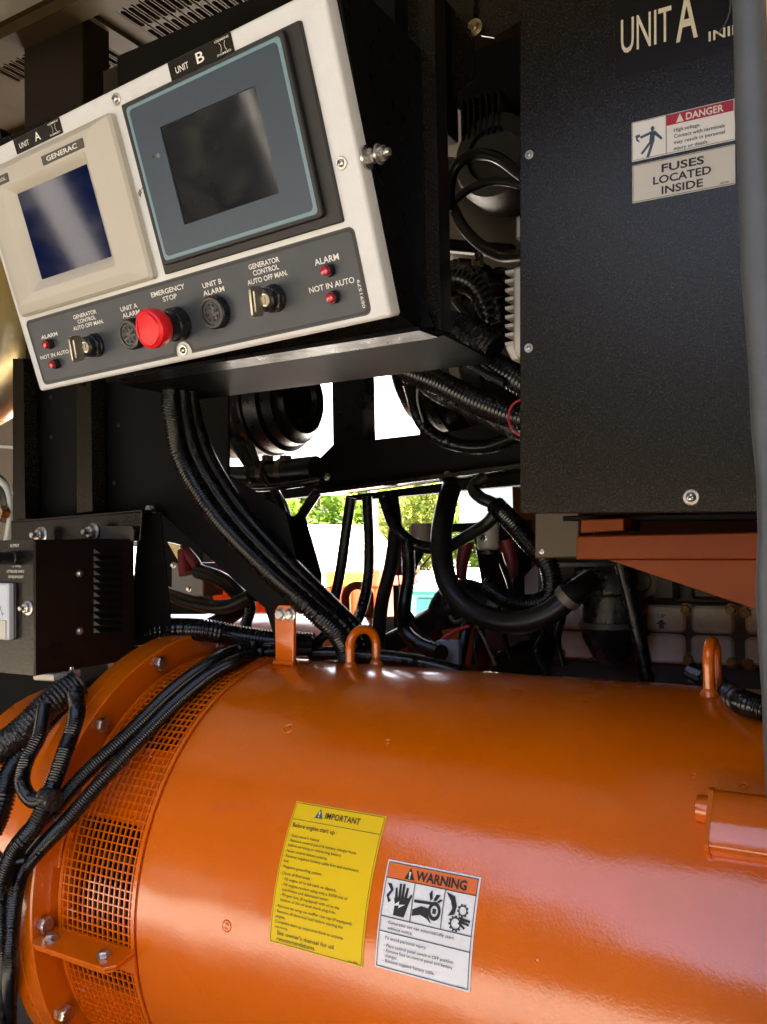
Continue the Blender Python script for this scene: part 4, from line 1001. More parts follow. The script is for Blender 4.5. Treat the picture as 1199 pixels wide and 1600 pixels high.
for pts in ([(.20, .22), (.60, .12), (.66, .20), (.24, .30)], [(.60, .12), (.74, .14), (.98, .42), (.94, .48), (.70, .26)], [(.56, .20), (.72, .20), (.70, .48), (.52, .46)], [(.54, .44), (.64, .46), (.30, .82), (.22, .78)], [(.60, .44), (.70, .46), (.52, .96), (.42, .94)],
            [(.04, .16), (.20, .14), (.22, .22), (.12, .26), (.22, .42), (.08, .34)]): limb(pts)
for k in range(10):
    t0, t1 = 2*math.pi*k/10, 2*math.pi*(k+1)/10; mb.add([mz(.002+.0245*(.64)+r*.75*math.cos(t), -.008-.0265*.05+r*math.sin(t)) for t, r in ((t0, .0022), (t1, .0022), (0, 0))], [(0, 1, 2)])
part('shock_pictogram', mb, M['print_blue'], dl, 0)
# fuses label
gy = -LH-.0032; FH = .0330
mb = MB(); mb.prism(Fd, rrect(.0003, gy-FH, LW, gy, .0008, 2), 0, .0004); fu = part('fuses_label', mb, M['cream_label'], cab, 0, label='cream label reading FUSES LOCATED INSIDE')
mb = MB()
for a in ((.0009, LW-.0006, gy-.0010, gy-.0006), (.0009, LW-.0006, gy-FH+.0006, gy-FH+.001), (.0009, .0013, gy-FH+.001, gy-.001)): fl_(mb, *a, mz)
for i, (s, xa, xb) in enumerate((('FUSES', .0250, .0595), ('LOCATED', .0180, .0650), ('INSIDE', .0250, .0585))):
    text_in(mb, mz, s, xa, xb, gy-.0110-.0094*i, .0068, .022, 3)
text_in(mb, mz, '0F7709', LW-.0115, LW-.005, gy-FH+.002, .0016, .01, 2)
part('lettering', mb, M['print_black'], fu, 0)
# ================================================================== black stand on the left that carries the panel
YS = .845
st = thing('panel_stand', 'tall black steel stand under the control panel with two upright channels', 'stand', (atY(200, 800, YS).x, YS, -.14))
def poly(Y, pts): return [WY(Y).loc(*p) for p in pts]
mb = MB(); mb.prism(WY(YS), poly(YS, [(38, 560), (357, 560), (357, 742), (447, 800), (470, 905), (452, 955), (432, 1003), (414, 950), (252, 802), (38, 815)]), -.004, 0, .0006); part('back_plate', mb, M['black_sheet'], st, 0)
mb = MB(); mb.prism(WY(YS-.028), poly(YS-.028, [(20, 560), (36, 560), (40, 811), (20, 815)]), -.026, 0, .0012); part('upright_channel', mb, M['black_coat'], st, 0)
mb = MB(); mb.prism(WY(YS-.028), poly(YS-.028, [(120, 560), (141, 560), (145, 800), (120, 803)]), -.026, 0, .0012); part('upright_channel', mb, M['black_coat'], st, 0)
mb = MB(); mb.prism(WY(YS-.030), poly(YS-.030, [(141.5, 560), (143.5, 560), (147, 800), (145.4, 800)]), -.02, .002, .0003); part('channel_lip', mb, M['black_coat'], st, 0)
mb = MB(); mb.prism(WY(YS-.030), poly(YS-.030, [(36.5, 560), (38.5, 560), (42, 811), (40.4, 811)]), -.02, .002, .0003); part('channel_lip', mb, M['black_coat'], st, 0)
# angle under the channels
mb = MB(); mb.prism(WY(YS-.045), poly(YS-.045, [(18, 817), (222, 800), (219, 845), (18, 860)]), -.0035, 0, .0006); ang = part('cross_angle', mb, M['black_coat'], st, 0)
mb = MB(); a = WY(YS-.045).loc(18, 817); b = WY(YS-.045).loc(222, 800); mb.prism(WY(YS-.045), [a, b, (b[0], b[1]+.003), (a[0], a[1]+.003)], -.05, .0002, .0006); part('cross_angle_top', mb, M['black_coat'], st, 0)
# trapezoid foot
mb = MB(); mb.prism(WY(YS-.02), poly(YS-.02, [(221, 806), (250, 800), (252, 818), (270, 1012), (203, 1005), (206, 975)]), -.003, 0, .0005); part('foot_plate', mb, M['black_sheet'], st, 0)
mb = MB(); mb.prism(WY(YS-.0205), poly(YS-.0205, [(220, 800), (222, 800), (206, 965), (204.6, 965)]), -.02, .001, .0002); part('foot_flange', mb, M['black_coat'], st, 0)
M['black_bolt'] = mat('black_bolt', (.012, .012, .012), .4)
B_black = bolt_mesh('bolt', .0042, .003, .0056, .0009, M['black_bolt'])
for px, py, m_ in ((246, 797, B_small), (80, 621, B_black), (186, 665, B_black), (81, 683, B_black), (179, 755, B_black)):
    F = WY(YS); q = F.loc(px, py)
    if py == 797: F2 = Fr(F.p(q[0], q[1], .012), (1, 0, 0), (0, 1, 0)); inst('bolt', m_, F2.mat(), st)
    else:
        me = m_.copy() if False else m_; inst('bolt', me, F.mat(q[0], q[1], 0, .4) @ Matrix.Scale(.55, 4), st)

# ================================================================== battery charger
XC = -.845
fy0 = atX(53, 840, XC).y; by = atX(205, 838, XC).y; zt = atX(53, 843, XC).z; zb = atX(53, 1057, XC).z
chg = thing('battery_charger', 'small black battery charger box with louvred side and white meter', 'charger', (XC-.06, (fy0+by)/2, zb))
FS_ = WX(XC)
mb = MB(); mb.prism(Fr((0, fy0, 0)), rrect(XC-.15, zb, XC, zt, .0015, 2), -(by-fy0), 0, .0008, .0008); body = part('case', mb, M['black_coat'], chg, 30)
mb = MB(); mb.prism(FS_, rrect(fy0+.001, zb+.001, by+.004, zt-.001, .001, 2), .0002, .0014, .0005); cov = part('side_cover', mb, M['charger_side'], chg, 0)
# louvres
for i in range(12):
    y0 = 861+i*(985-861)/11.0
    a = FS_.loc(147, y0-4, .0014); b = FS_.loc(189, y0-5.5, .0014); c = FS_.loc(189, y0+2.5, .0014); d = FS_.loc(147, y0+4, .0014)
    hL = a[1]-d[1]; ins = .005
    mb = MB()
    vs = [FS_.p(a[0], a[1], .0015), FS_.p(b[0], b[1], .0015), FS_.p(b[0], b[1]-hL, .0015), FS_.p(a[0], a[1]-hL, .0015), FS_.p(a[0]+ins, a[1]-hL*.95, .0075), FS_.p(b[0]-ins*.4, b[1]-hL*.95, .0075)]
    mb.add(vs, [(0, 4, 5, 1), (0, 3, 4), (1, 5, 2), (0, 1, 2, 3)]); part('louvre', mb, M['charger_side'], cov, 0)
    mb = MB(); mb.add([FS_.p(a[0]+ins, a[1]-hL*.96, .0073), FS_.p(b[0]-ins*.4, b[1]-hL*.96, .0073), FS_.p(b[0]-.001, b[1]-hL*1.0, .0016), FS_.p(a[0]+.001, a[1]-hL*1.0, .0016)], [(0, 1, 2, 3)]); part('louvre_gap', mb, M['hollow'], cov, 0)
for px, py in ((125, 896), (125, 986)):
    q = FS_.loc(px, py, .0014); inst('bolt', B_tiny, FS_.mat(q[0], q[1], .0014, py*.1) @ Matrix.Scale(.85, 4), chg)
q = FS_.loc(88, 1017, .0014)
mb = MB(); mb.lathe(FS_, q[0], q[1], [(.0115, .0014), (.0115, .0019), (.0105, .0019), (.0105, .0014)], 28, cap=False); part('knockout_ring', mb, M['black_coat'], cov, 30)
# front face items
FF = Fr((0, fy0, 0))
q = FF.loc(45, 950, .0); inst('nut', B_stud, FF.mat(q[0], q[1], .0, .2) @ Matrix.Scale(.8, 4), chg)
q = FF.loc(28, 872); mb = MB(); Fk = FF
mb.lathe(FF, q[0], q[1], [(.0085, 0), (.0085, .008), (.0075, .009), (.0075, .026), (.0078, .0265), (.0078, .033), (.0065, .034)], 20); part('fuse_holder', mb, M['black_plastic'], chg, 35)
mb = MB(); mpf = lambda x, y: FF.p(x, y, .0004)
def fft(s, x0, x1, yb, h):
    a = FF.loc(x0, yb); b = FF.loc(x1, yb); text_in(mb, mpf, s, a[0], b[0], a[1], h, .01, 2)
fft('OUTPUT', 17, 31, 855, .0036); fft('12 Amp', 20, 34, 886, .0030); fft('LITTELFUSE 314012', 12, 39, 894.5, .0030); fft('OR EQUIVALENT', 14, 38, 903, .0030)
part('lettering', mb, M['print_white'], chg, 0)
a = FF.loc(28, 911); b = FF.loc(27, 999)
mb = MB(); mb.prism(FF, rrect(a[0]-.064, b[1], a[0], a[1], .003, 3), 0, .003, .001); mt2 = part('meter', mb, M['black_plastic'], chg, 30)
mb = MB(); mb.prism(FF, rrect(a[0]-.064, b[1], a[0]-.003, a[1], .002, 3), .0031, .010, .0015); part('meter_window', mb, M['meter_face'], mt2, 30)
mid = b[1]+(a[1]-b[1])*.38
mb = MB(); mb.prism(FF, rrect(a[0]-.062, b[1]+.001, a[0]-.006, mid-.002, .001, 2), .0101, .0118, .0005); part('lower_bezel', mb, M['alu_light'], mt2, 30)
mb = MB()
for k in range(10):
    t0, t1 = R_(10+16*k), R_(10+16*(k+.8)); cx, cy = a[0]-.033, mid
    mb.add([FF.p(cx+r*math.cos(t), cy+r*math.sin(t)*.9, .0104) for t, r in ((t0, .021), (t1, .021), (t1, .020), (t0, .020))], [(0, 1, 2, 3)])
for k in range(7):
    t0 = R_(15+25*k); cx, cy = a[0]-.033, mid
    mb.add([FF.p(cx+r*math.cos(t0)+w*math.sin(t0), cy+r*math.sin(t0)*.9-w*math.cos(t0), .0105) for r, w in ((.021, -.0003), (.0245, -.0003), (.0245, .0003), (.021, .0003))], [(0, 1, 2, 3)])
part('meter_scale', mb, M['print_black'], mt2, 0)
# mounting ears and nuts
for px, py, Yq in ((80, 836, .80), (160, 831, .80)):
    p = atY(px, py, Yq); F = Fr((p.x, Yq-.045+.03, p.z), (1, 0, 0), (0, 0, 1)); inst('nut', B_stud, F.mat(0, 0, 0, px*.1) @ Matrix.Scale(1.15, 4), chg)
mb = MB(); mb.prism(WY(.787), poly(.787, [(150, 822), (205, 822), (209, 828), (209, 845), (150, 848)]), -.002, 0, .0004); part('mounting_ear', mb, M['engine'], chg, 0)
mb = MB(); mb.prism(WY(.787), poly(.787, [(165, 1025), (206, 1022), (211, 1028), (210, 1042), (170, 1045)]), -.002, 0, .0004); part('mounting_ear', mb, M['engine'], chg, 0)
# cable clamp fitting under the case
F = Fr((XC-.010, fy0+.045, zb), (1, 0, 0), (0, 1, 0))
mb = MB(); mb.prism(F, [(-.016, -.026), (.014, -.022), (.017, .004), (.012, .018), (-.014, .018), (-.02, -.004)], -.009, -.0005, .0015, .0015); fit_ = part('cable_clamp', mb, M['alu_light'], chg, 20)
mb = MB(); mb.lathe(F, .010, .006, [(.003, -.016), (.003, .004)], 10); mb.hexh(F, .010, .006, .0055, -.017, -.012, .0005); part('clamp_screw', mb, M['steel'], fit_, 30)

# ================================================================== conduits and cables
def P_(pts):
    out = []
    for p in pts:
        if isinstance(p, V): out.append(p)
        elif len(p) == 3: out.append(atY(*p))
        else: out.append(pC(p[0], p[1], p[3], .72))      # (px, py, 'c', dr)
    return out
def conduit(pts, r, label, rib=None, pitch=None, mt='conduit', name='conduit', group=None, seg=14):
    pitch = pitch or max(.0026, r*.30); rib = r*.07 if rib is None else rib
    mb = MB(); mb.tube(P_(pts), r, seg, rib, pitch); return single(name, mb, M[mt], label, 'conduit' if name == 'conduit' else 'cable', 60, group)
def cable(pts, r, label, mt='cable', name='cable', seg=12, cat='cable'):
    mb = MB(); mb.tube(P_(pts), r, seg); return single(name, mb, M[mt], label, cat, 60)
# two conduits strapped round the grille
conduit([(490, 1003, .91), (440, 1006, .893), (400, 1009, .872), (372, 1016, 'c', .014), (330, 1035, 'c', .020), (270, 1080, 'c', .022), (205, 1143, 'c', .030), (140, 1203, 'c', .040), (85, 1262, 'c', .044), (40, 1305, 'c', .046), (14, 1345, 'c', .046), (4, 1400, 'c', .047), (2, 1480, 'c', .05), (4, 1620, 'c', .05)], .0078, 'upper of two corrugated black conduits strapped round the orange grille')
conduit([(490, 1015, .90), (440, 1018, .884), (404, 1022, .868), (372, 1032, 'c', .011), (335, 1050, 'c', .014), (280, 1094, 'c', .015), (222, 1152, 'c', .022), (158, 1222, 'c', .034), (105, 1283, 'c', .043), (60, 1330, 'c', .043), (32, 1370, 'c', .043), (20, 1440, 'c', .043), (16, 1520, 'c', .043), (14, 1620, 'c', .043)], .0078, 'lower of two corrugated black conduits strapped round the orange grille')
# conduit from the charger clamp
conduit([F.p(.006, .004, -.008), atY(117, 1078, .675), (121, 1115, 'c', .062), (104, 1170, 'c', .060), (84, 1225, 'c', .060), (58, 1285, 'c', .062), (22, 1335, 'c', .062), (0, 1390, 'c', .062)], .0084, 'corrugated conduit dropping from the charger clamp')
conduit([(70, 1105, 'c', .062), (62, 1150, 'c', .060), (42, 1190, 'c', .060), (36, 1225, 'c', .060), (52, 1250, 'c', .062), (78, 1248, 'c', .066)], .0078, 'short looped conduit joining the strapped pair below the charger')
mb = MB(); mb.tube(P_([(70, 1243, 'c', .064), (78, 1248, 'c', .064), (87, 1252, 'c', .064)]), .0105, 12); single('tape_wrap', mb, M['tape'], 'black tape binding the looped conduit to its neighbour', 'tape', 50)
mb = MB(); mb.tube(P_([(-6, 1330, 'c', .062), (12, 1345, 'c', .064), (40, 1344, 'c', .056)]), .0035, 8); single('cable_tie', mb, M['black_plastic'], 'black cable tie round the conduits at the left edge', 'cable tie', 50)
# taped harness left
conduit([(125, 1066, 'c', .05), (78, 1100, 'c', .055), (35, 1142, 'c', .055), (-15, 1180, 'c', .055)], .0155, 'thick taped conduit bundle running off the left edge', rib=.0007, mt='tape')
conduit([(110, 1085, 'c', .03), (72, 1125, 'c', .035), (40, 1170, 'c', .035), (12, 1220, 'c', .035), (2, 1260, 'c', .035), (-15, 1300, 'c', .035)], .0125, 'dark conduit behind the charger clamp, lower of the left bundle', mt='conduit')
mb = MB(); mb.prism(WY(.905), poly(.905, [(-40, 1035), (215, 1010), (200, 1075), (120, 1120), (-40, 1200)]), -.01, 0, .002); single('dark_backing', mb, M['black_sheet'], 'black sheet shroud added to darken the area behind the charger and its conduits', 'backing', 0)  # black sheet added so the area behind the harness stays dark
# big conduit behind the flange top
conduit([(190, 1003, .845), (212, 993, .842), (262, 984, .838), (320, 985, .845), (365, 993, .868), (425, 1002, .892), (490, 1006, .915)], .0138, 'thick glossy conduit arching over the alternator flange')
# bundle from the panel down to the rear
for i, (dx, rr, lab) in enumerate(((0, .0122, 'leftmost and thickest of the conduits dropping from the panel'), (24, .0095, 'middle conduit of the bundle dropping from the panel'), (42, .0090, 'rightmost conduit of the bundle, its ribs edged with light'))):
    conduit([(268+dx*.75, 600, .76+.012*i), (272+dx*.8, 650, .765+.012*i), (288+dx*1.0, 720, .775+.012*i), (335+dx*1.1, 800, .79+.014*i), (408+dx*1.1, 880, .815+.014*i), (480+dx*.95, 945, .845+.016*i), (528+dx*.8, 990, .875+.016*i), (550+dx*.6, 1040, .91+.016*i)], rr, lab)
# conduit lying on top of the barrel behind the eye
conduit([(488, 1021, .905), (530, 1021, .900), (590, 1026, .896), (650, 1034, .892), (705, 1047, .885), (740, 1062, .885)], .0082, 'corrugated conduit lying on the barrel behind the left lifting eye')
mb = MB(); mb.tube(P_([(520, 985, .93), (500, 1000, .92), (492, 1022, .905), (505, 1024, .903)]), .0065, 10); single('cable', mb, M['cable'], 'bent cable end entering the conduit left of the lifting eye', 'cable', 60)
conduit([(1085, 1052, .95), (1108, 1063, .915), (1132, 1079, .885), (1160, 1096, 'c', .011), (1205, 1112, 'c', .012)], .0100, 'corrugated conduit behind the right lifting eye')
conduit([(972, 880, 1.0), (985, 930, 1.0), (1000, 1000, 1.0), (1014, 1070, 1.0)], .0085, 'thin conduit hanging in front of the engine covers')
# gold exhaust pipe, left edge
mb = MB(); mb.tube([atY(-30, 250, 1.16), atY(5, 330, 1.12), atY(30, 430, 1.08), atY(32, 530, 1.06), atY(8, 605, 1.06), atY(-60, 650, 1.08)], .052, 28); single('exhaust_pipe', mb, M['gold_pipe'], 'curved gold zinc-plated pipe behind the left side of the panel', 'pipe', 60)
mb = MB(); mb.lathe(Fr(atY(-8, 145, 1.5), (1, 0, 0), (0, 1, 0)), 0, 0, [(.075, -.18), (.078, -.05), (.062, .02), (.05, .12), (.05, .3)], 28); single('exhaust_pipe', mb, M['gold_pipe'], 'short gold pipe at the upper left edge beside the brown post', 'pipe', 60)
# brown roof post
a = atY(38, 100, 1.03); b = atY(130, 100, 1.03)
mb = MB(); mb.prism(Fr((0, 1.03, 0), (1, 0, 0), (0, 0, 1)), rrect(a.x, .25, b.x, .945, .002, 2), -.06, 0, .002); single('roof_post', mb, M['brown_post'], 'dark brown square roof post rising behind the panel', 'post', 30)
# fittings at the far left edge
cable([(-10, 697, .95), (22, 699, .95), (60, 700, .95)], .0028, 'thin pale tube crossing horizontally at the left edge', 'pale_cable')
cable([(-10, 745, .92), (10, 760, .92), (18, 790, .92), (14, 830, .92), (6, 870, .92)], .0055, 'pale green cable dropping behind the charger at the left edge', 'pale_cable')
mb = MB(); mb.tube(P_([(-15, 742, .93), (4, 758, .93), (13, 785, .935), (12, 815, .94)]), .011, 12); single('hose', mb, M['cable'], 'grey braided hose beside the pale cable at the left edge', 'hose', 60)
mb = MB(); p = atY(2, 800, .905); mb.hexh(Fr(p, (1, 0, 0), (0, 0, 1)), 0, 0, .012, -.01, .006, .001); single('brass_fitting', mb, M['brass_steel'], 'brass hex fitting at the left edge above the charger', 'fitting', 30)
# ================================================================== rear alternator, mirrored, mostly hidden
BY_, BZ_ = 1.42, -.385
rb = thing('alternator', 'second orange alternator in shadow behind the conduits', 'generator', (-1.4, BY_, BZ_-AR))
FB_ = Fr((0, BY_, BZ_), (0, 1, 0), (0, 0, 1))
def bpt(x, ang, r): return V((x, BY_-r*math.cos(R_(ang)), BZ_+r*math.sin(R_(ang))))
xg1 = atY(672, 985, 1.40).x; xg0 = atY(598, 985, 1.40).x
mb = MB(); mb.lathe(FB_, 0, 0, [(.2, -2.3), (AR, -2.29), (AR, xg0), (.228, xg0+.0005)], 96); part('barrel', mb, M['orange'], rb, 30)
mb = MB(); mb.lathe(FB_, 0, 0, [(.215, xg0), (.215, xg1)], 60, cap=False); part('window_drum', mb, M['core'], rb, 30)
mb = MB(); n = 70
for i in range(n):
    an = 20+140*i/n
    for sgn in (-1, 1):
        P = [bpt(xg0+(xg1-xg0)*k/6, an+sgn*k*3.0, AR+.001) for k in range(7)]
        mb.tube(P, .0011, 4, step=.02)
part('ventilation_grille', mb, M['grey_plate'], rb, 0)
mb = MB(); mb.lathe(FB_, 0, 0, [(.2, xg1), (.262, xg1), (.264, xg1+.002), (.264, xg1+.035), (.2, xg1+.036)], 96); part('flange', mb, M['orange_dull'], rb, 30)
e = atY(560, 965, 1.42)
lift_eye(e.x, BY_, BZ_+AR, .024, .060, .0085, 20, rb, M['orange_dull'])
# grey switch box and red boots behind the stand opening
gb = thing('junction_box', 'small grey plated box with red cable boot seen through the stand gap', 'box', atY(295, 890, 1.10))
mb = MB(); mb.prism(WY(1.10), poly(1.10, [(268, 880), (318, 880), (318, 932), (268, 930)]), -.05, 0, .002); part('case', mb, M['grey_plate'], gb, 0)
for px, py in ((272, 883), (272, 926), (296, 920)): q = WY(1.10).loc(px, py); inst('bolt', B_tiny, WY(1.10).mat(q[0], q[1], 0), gb)
mb = MB(); mb.prism(WY(1.07), poly(1.07, [(262, 847), (282, 852), (290, 872), (280, 878)]), -.004, 0, .0005); part('brass_lug', mb, M['brass_steel'], gb, 0)
mb = MB(); mb.tube(P_([(288, 858, 1.06), (292, 880, 1.06), (296, 896, 1.06)]), .013, 10, rf=lambda t: .8+.5*t); mb.tube(P_([(292, 862, 1.06), (305, 878, 1.055), (314, 894, 1.05)]), .009, 10); part('cable_boot', mb, M['red_rubber'], gb, 50)
cable([(310, 892, 1.05), (345, 905, 1.04), (370, 925, 1.03), (380, 945, 1.02), (360, 962, 1.0), (330, 978, .98)], .0125, 'thick black battery cable curving from the red boot')
cable([(258, 925, 1.0), (290, 938, .985), (330, 948, .97), (362, 946, .96), (395, 930, .95)], .0105, 'glossy black cable sagging across the stand gap')
conduit([(385, 930, .98), (392, 950, .97), (385, 975, .96), (378, 1000, .95)], .008, 'short ribbed conduit hanging right of the stand gap')
mb = MB(); mb.prism(WY(1.95), poly(1.95, [(225, 815), (432, 850), (432, 985), (225, 985)]), -.03, 0, .002); single('rear_skid_panel', mb, M['orange_dull'], 'orange skid panel beyond the rear alternator, seen through the stand gap', 'panel', 0)
mb = MB(); mb.prism(WY(1.30), poly(1.30, [(225, 800), (300, 800), (316, 860), (318, 960), (225, 960)]), -.03, 0, .002); single('cable_box', mb, M['black_sheet'], 'black box behind the grey junction box in the stand gap', 'box', 0)
# ================================================================== black drums and cross beam
def drum(px, py, Y, r, x_end, length, label, sgn=1):
    p = atY(px, py, Y); F = Fr((0, Y, p.z), (0, 1, 0), (0, 0, 1))
    xe = x_end; t = thing('air_cleaner', label, 'air cleaner', (xe-sgn*length/2, Y, p.z-r))
    pr = [(r*.0, -.010), (r*.40, -.010), (r*.46, -.002), (r*.66, 0), (r*.74, -.012), (r*.84, -.016), (r*.88, -.036), (r*.97, -.040), (r*.98, -.070), (r*1.03, -.073), (r*1.03, -.086), (r, -.089), (r, -.112), (r*1.03, -.115), (r*1.03, -.128), (r, -.131), (r, -.16), (r*1.03, -.163), (r*1.03, -.176), (r, -.179), (r, -length), (0, -length)]
    mb = MB(); mb.lathe(F, 0, 0, [(a, xe+sgn*b) for a, b in pr], 48, cap=False); part('shell', mb, M['black_paint'], t, 45)
    mb = MB(); mb.lathe(F, 0, 0, [(r*1.02, xe-sgn*.128), (r*1.055, xe-sgn*.130), (r*1.055, xe-sgn*.146), (r*1.02, xe-sgn*.148)], 48, cap=False); part('clamp_band', mb, M['engine'], t, 35)
drum(420, 630, 1.30, .098, atY(476, 640, 1.30).x, .55, 'black ribbed air cleaner drum under the panel tray, left of the sky gap')
drum(720, 560, 1.30, .130, atY(648, 580, 1.30).x, .40, 'black drum at the right of the sky gap behind the conduits', -1)
a = atY(519, 650, 1.16); b = atY(569, 650, 1.16)
mb = MB(); mb.prism(WY(1.16), rrect(a.x, atY(540, 700, 1.16).z, b.x, .94, .003, 2), -.035, 0, .003); single('frame_post', mb, M['black_paint'], 'black square post standing on the cross beam against the sky', 'post', 30)
# cross beam
YB = 1.10
bm_ = thing('cross_beam', 'black folded steel cross beam spanning behind the cabinet', 'beam', atY(650, 760, YB))
mb = MB(); mb.prism(WY(YB), poly(YB, [(494, 722), (522, 694), (716, 672), (840, 640), (840, 722), (500, 766)]), -.004, 0, .0008); part('web', mb, M['black_sheet'], bm_, 0)
z0 = atY(500, 768, YB).z; x0, x1 = atY(500, 768, YB).x, atY(840, 724, YB).x
mb = MB(); mb.prism(WY(YB), poly(YB, [(505, 768), (840, 724), (840, 732), (508, 774)]), -.02, .030, .001); part('lower_flange', mb, M['black_coat'], bm_, 0)
mb = MB(); mb.prism(WY(YB+.03), poly(YB+.03, [(540, 775), (840, 735), (840, 755), (545, 783)]), -.02, .0, .001); part('lower_channel', mb, M['black_sheet'], bm_, 0)
for px, py in ((512, 745), (700, 742)): q = WY(YB).loc(px, py); inst('bolt', B_tiny, WY(YB).mat(q[0], q[1], 0), bm_)
# pipe with hose clamps and its strut
pp = thing('coolant_pipe', 'horizontal dark pipe with two hose clamps left of the cross beam', 'pipe', atY(430, 740, 1.06))
mb = MB(); mb.tube(P_([(340, 742, 1.08), (400, 742, 1.07), (496, 733, 1.06)]), .020, 18, rf=lambda t: .72 if t < .42 else 1.0); part('pipe', mb, M['cable'], pp, 50)
for px in (419, 447):
    mb = MB(); mb.tube(P_([(px-4, 740.5-(px-419)*.1, 1.067), (px+4, 739.5-(px-419)*.1, 1.066)]), .0225, 20); cl_ = part('hose_clamp', mb, M['engine'], pp, 35)
    mb = MB(); q = atY(px, 716, 1.055); mb.box(Fr(q), -.005, .005, -.004, .004, -.008, .008); part('clamp_screw', mb, M['engine'], cl_, 0)
mb = MB(); mb.tube(P_([(372, 690, 1.12), (430, 780, 1.08), (445, 815, 1.06)]), .014, 10); single('strut', mb, M['black_paint'], 'dark diagonal strut below the left air cleaner drum', 'strut', 50)
mb = MB(); a, b = poly(1.15, [(395, 785), (545, 768)]); mb.prism(WY(1.15), [a, b, (b[0], b[1]+.018), (a[0], a[1]+.018)], -.02, 0, .001); single('cross_strap', mb, M['black_sheet'], 'black flat strap between the pipe and the cross beam', 'strap', 0)
mb = MB(); a, b = poly(1.0, [(432, 820), (462, 812)]); mb.prism(WY(1.0), poly(1.0, [(398, 806), (446, 806), (472, 900), (470, 960), (398, 920)]), -.05, 0, .001); single('bracket_plate', mb, M['black_sheet'], 'black plate between the conduit bundle and the yard view', 'plate', 0)
# hanging cables in front of the yard
cable([(497, 768, 1.08), (476, 800, 1.08), (455, 838, 1.08), (470, 905, 1.08)], .0078, 'leftmost hanging cable below the pipe, bowing to the left')
cable([(549, 778, 1.09), (540, 840, 1.09), (533, 890, 1.09), (522, 945, 1.08)], .0080, 'straight hanging cable in front of the pale shed')
conduit([(574, 776, 1.09), (577, 840, 1.09), (576, 900, 1.08), (566, 950, 1.06), (550, 985, 1.0)], .0078, 'ribbed conduit hanging in front of the red container')
conduit([(600, 775, 1.09), (614, 815, 1.085), (640, 846, 1.08), (672, 856, 1.08), (705, 852, 1.08)], .0085, 'ribbed conduit swinging right to the left solenoid')
cable([(612, 770, 1.11), (618, 820, 1.10), (612, 880, 1.08), (598, 940, 1.05), (590, 1010, .99)], .0098, 'thick hanging cable behind the lifting eye')
conduit([(637, 845, 1.07), (639, 900, 1.07), (632, 950, 1.06), (634, 985, 1.04), (655, 1006, 1.0), (690, 1020, .96)], .0095, 'ribbed conduit curving behind the barrel top')
cable([(722, 690, 1.19), (712, 740, 1.16), (698, 790, 1.10), (690, 845, 1.05), (700, 910, 1.02), (740, 955, 1.01), (800, 973, 1.0), (855, 960, 1.0), (896, 928, 1.01), (925, 908, 1.04)], .0145, 'thick black hose making the big loop beside the yard view', 'cable', 'hose', 16, 'hose')
conduit([(760, 915, 1.05), (800, 940, 1.045), (840, 943, 1.04), (862, 925, 1.04), (858, 885, 1.04), (830, 850, 1.045), (800, 815, 1.05), (775, 790, 1.06)], .0125, 'ribbed conduit loop inside the big hose loop')
cable([(690, 862, 1.08), (730, 838, 1.07), (765, 815, 1.06), (775, 790, 1.06), (752, 778, 1.06), (740, 762, 1.07), (760, 745, 1.08)], .0085, 'black cable curling round the pale sheet')
# pale sheet, solenoids, boots
mb = MB(); mb.prism(WY(3.4), poly(3.4, [(718, 752), (806, 752), (806, 828), (718, 828)]), -.004, 0, .001); single('pale_sheet', mb, M['sheet_blue'], 'pale blue-grey sheet metal panel outside, behind the solenoids', 'panel', 0)
mb = MB(); mb.prism(WY(1.26), poly(1.26, [(640, 822), (830, 812), (830, 990), (765, 990), (740, 830), (640, 836)]), -.004, 0, .001); single('solenoid_board', mb, M['black_sheet'], 'black mounting board carrying the two solenoids', 'board', 0)
mb = MB(); mb.prism(WY(1.22), poly(1.22, [(820, 900), (850, 870), (850, 935), (820, 945)]), -.004, 0, .001); single('cover_plate', mb, M['alu_light'], 'small pale metal plate inside the conduit loop', 'plate', 0)
def solenoid(px, y0, y1, Y, r, lab, boots):
    a = atY(px, y1, Y); h = atY(px, y0, Y).z-a.z; t = thing('solenoid', lab, 'solenoid', a, 'starter solenoids')
    F = Fr(a, (1, 0, 0), (0, 1, 0))
    mb = MB(); mb.lathe(F, 0, 0, [(r*.8, -.004), (r*1.02, 0), (r*1.02, .006), (r, .007), (r, h-.004), (r*.94, h), (r*.3, h)], 28); part('can', mb, M['alu_light'], t, 35)
    mb = MB(); mb.lathe(Fr(a, (1, 0, 0), (0, 1, 0)), 0, 0, [(r*1.1, -.010), (r*1.1, -.004)], 28); part('base', mb, M['black_plastic'], t, 35)
    inst('nut', B_tiny, Fr(a+V((0, -r, h*.35))).mat() , t)
    for dx in boots:
        mb = MB(); q = a+V((dx, -.006, h*.25)); mb.tube([q, q+V((dx*.25, 0, -.03)), q+V((dx*.30, 0, -.055))], .011, 10, rf=lambda u: 1.05-.35*u); part('cable_boot', mb, M['red_rubber'], t, 50)
        mb = MB(); mb.tube([q+V((dx*.30, 0, -.055)), q+V((dx*.05, -.005, -.085)), q+V((-dx*.3, 0, -.10))], .0014, 6); part('wire', mb, M['alu_light'], t, 50)
solenoid(764, 815, 855, 1.17, .0165, 'right starter solenoid with red cable boots inside the hose loop', (-.032, .030))
solenoid(659, 818, 852, 1.19, .0165, 'left starter solenoid beside the big hose loop', (-.03,))
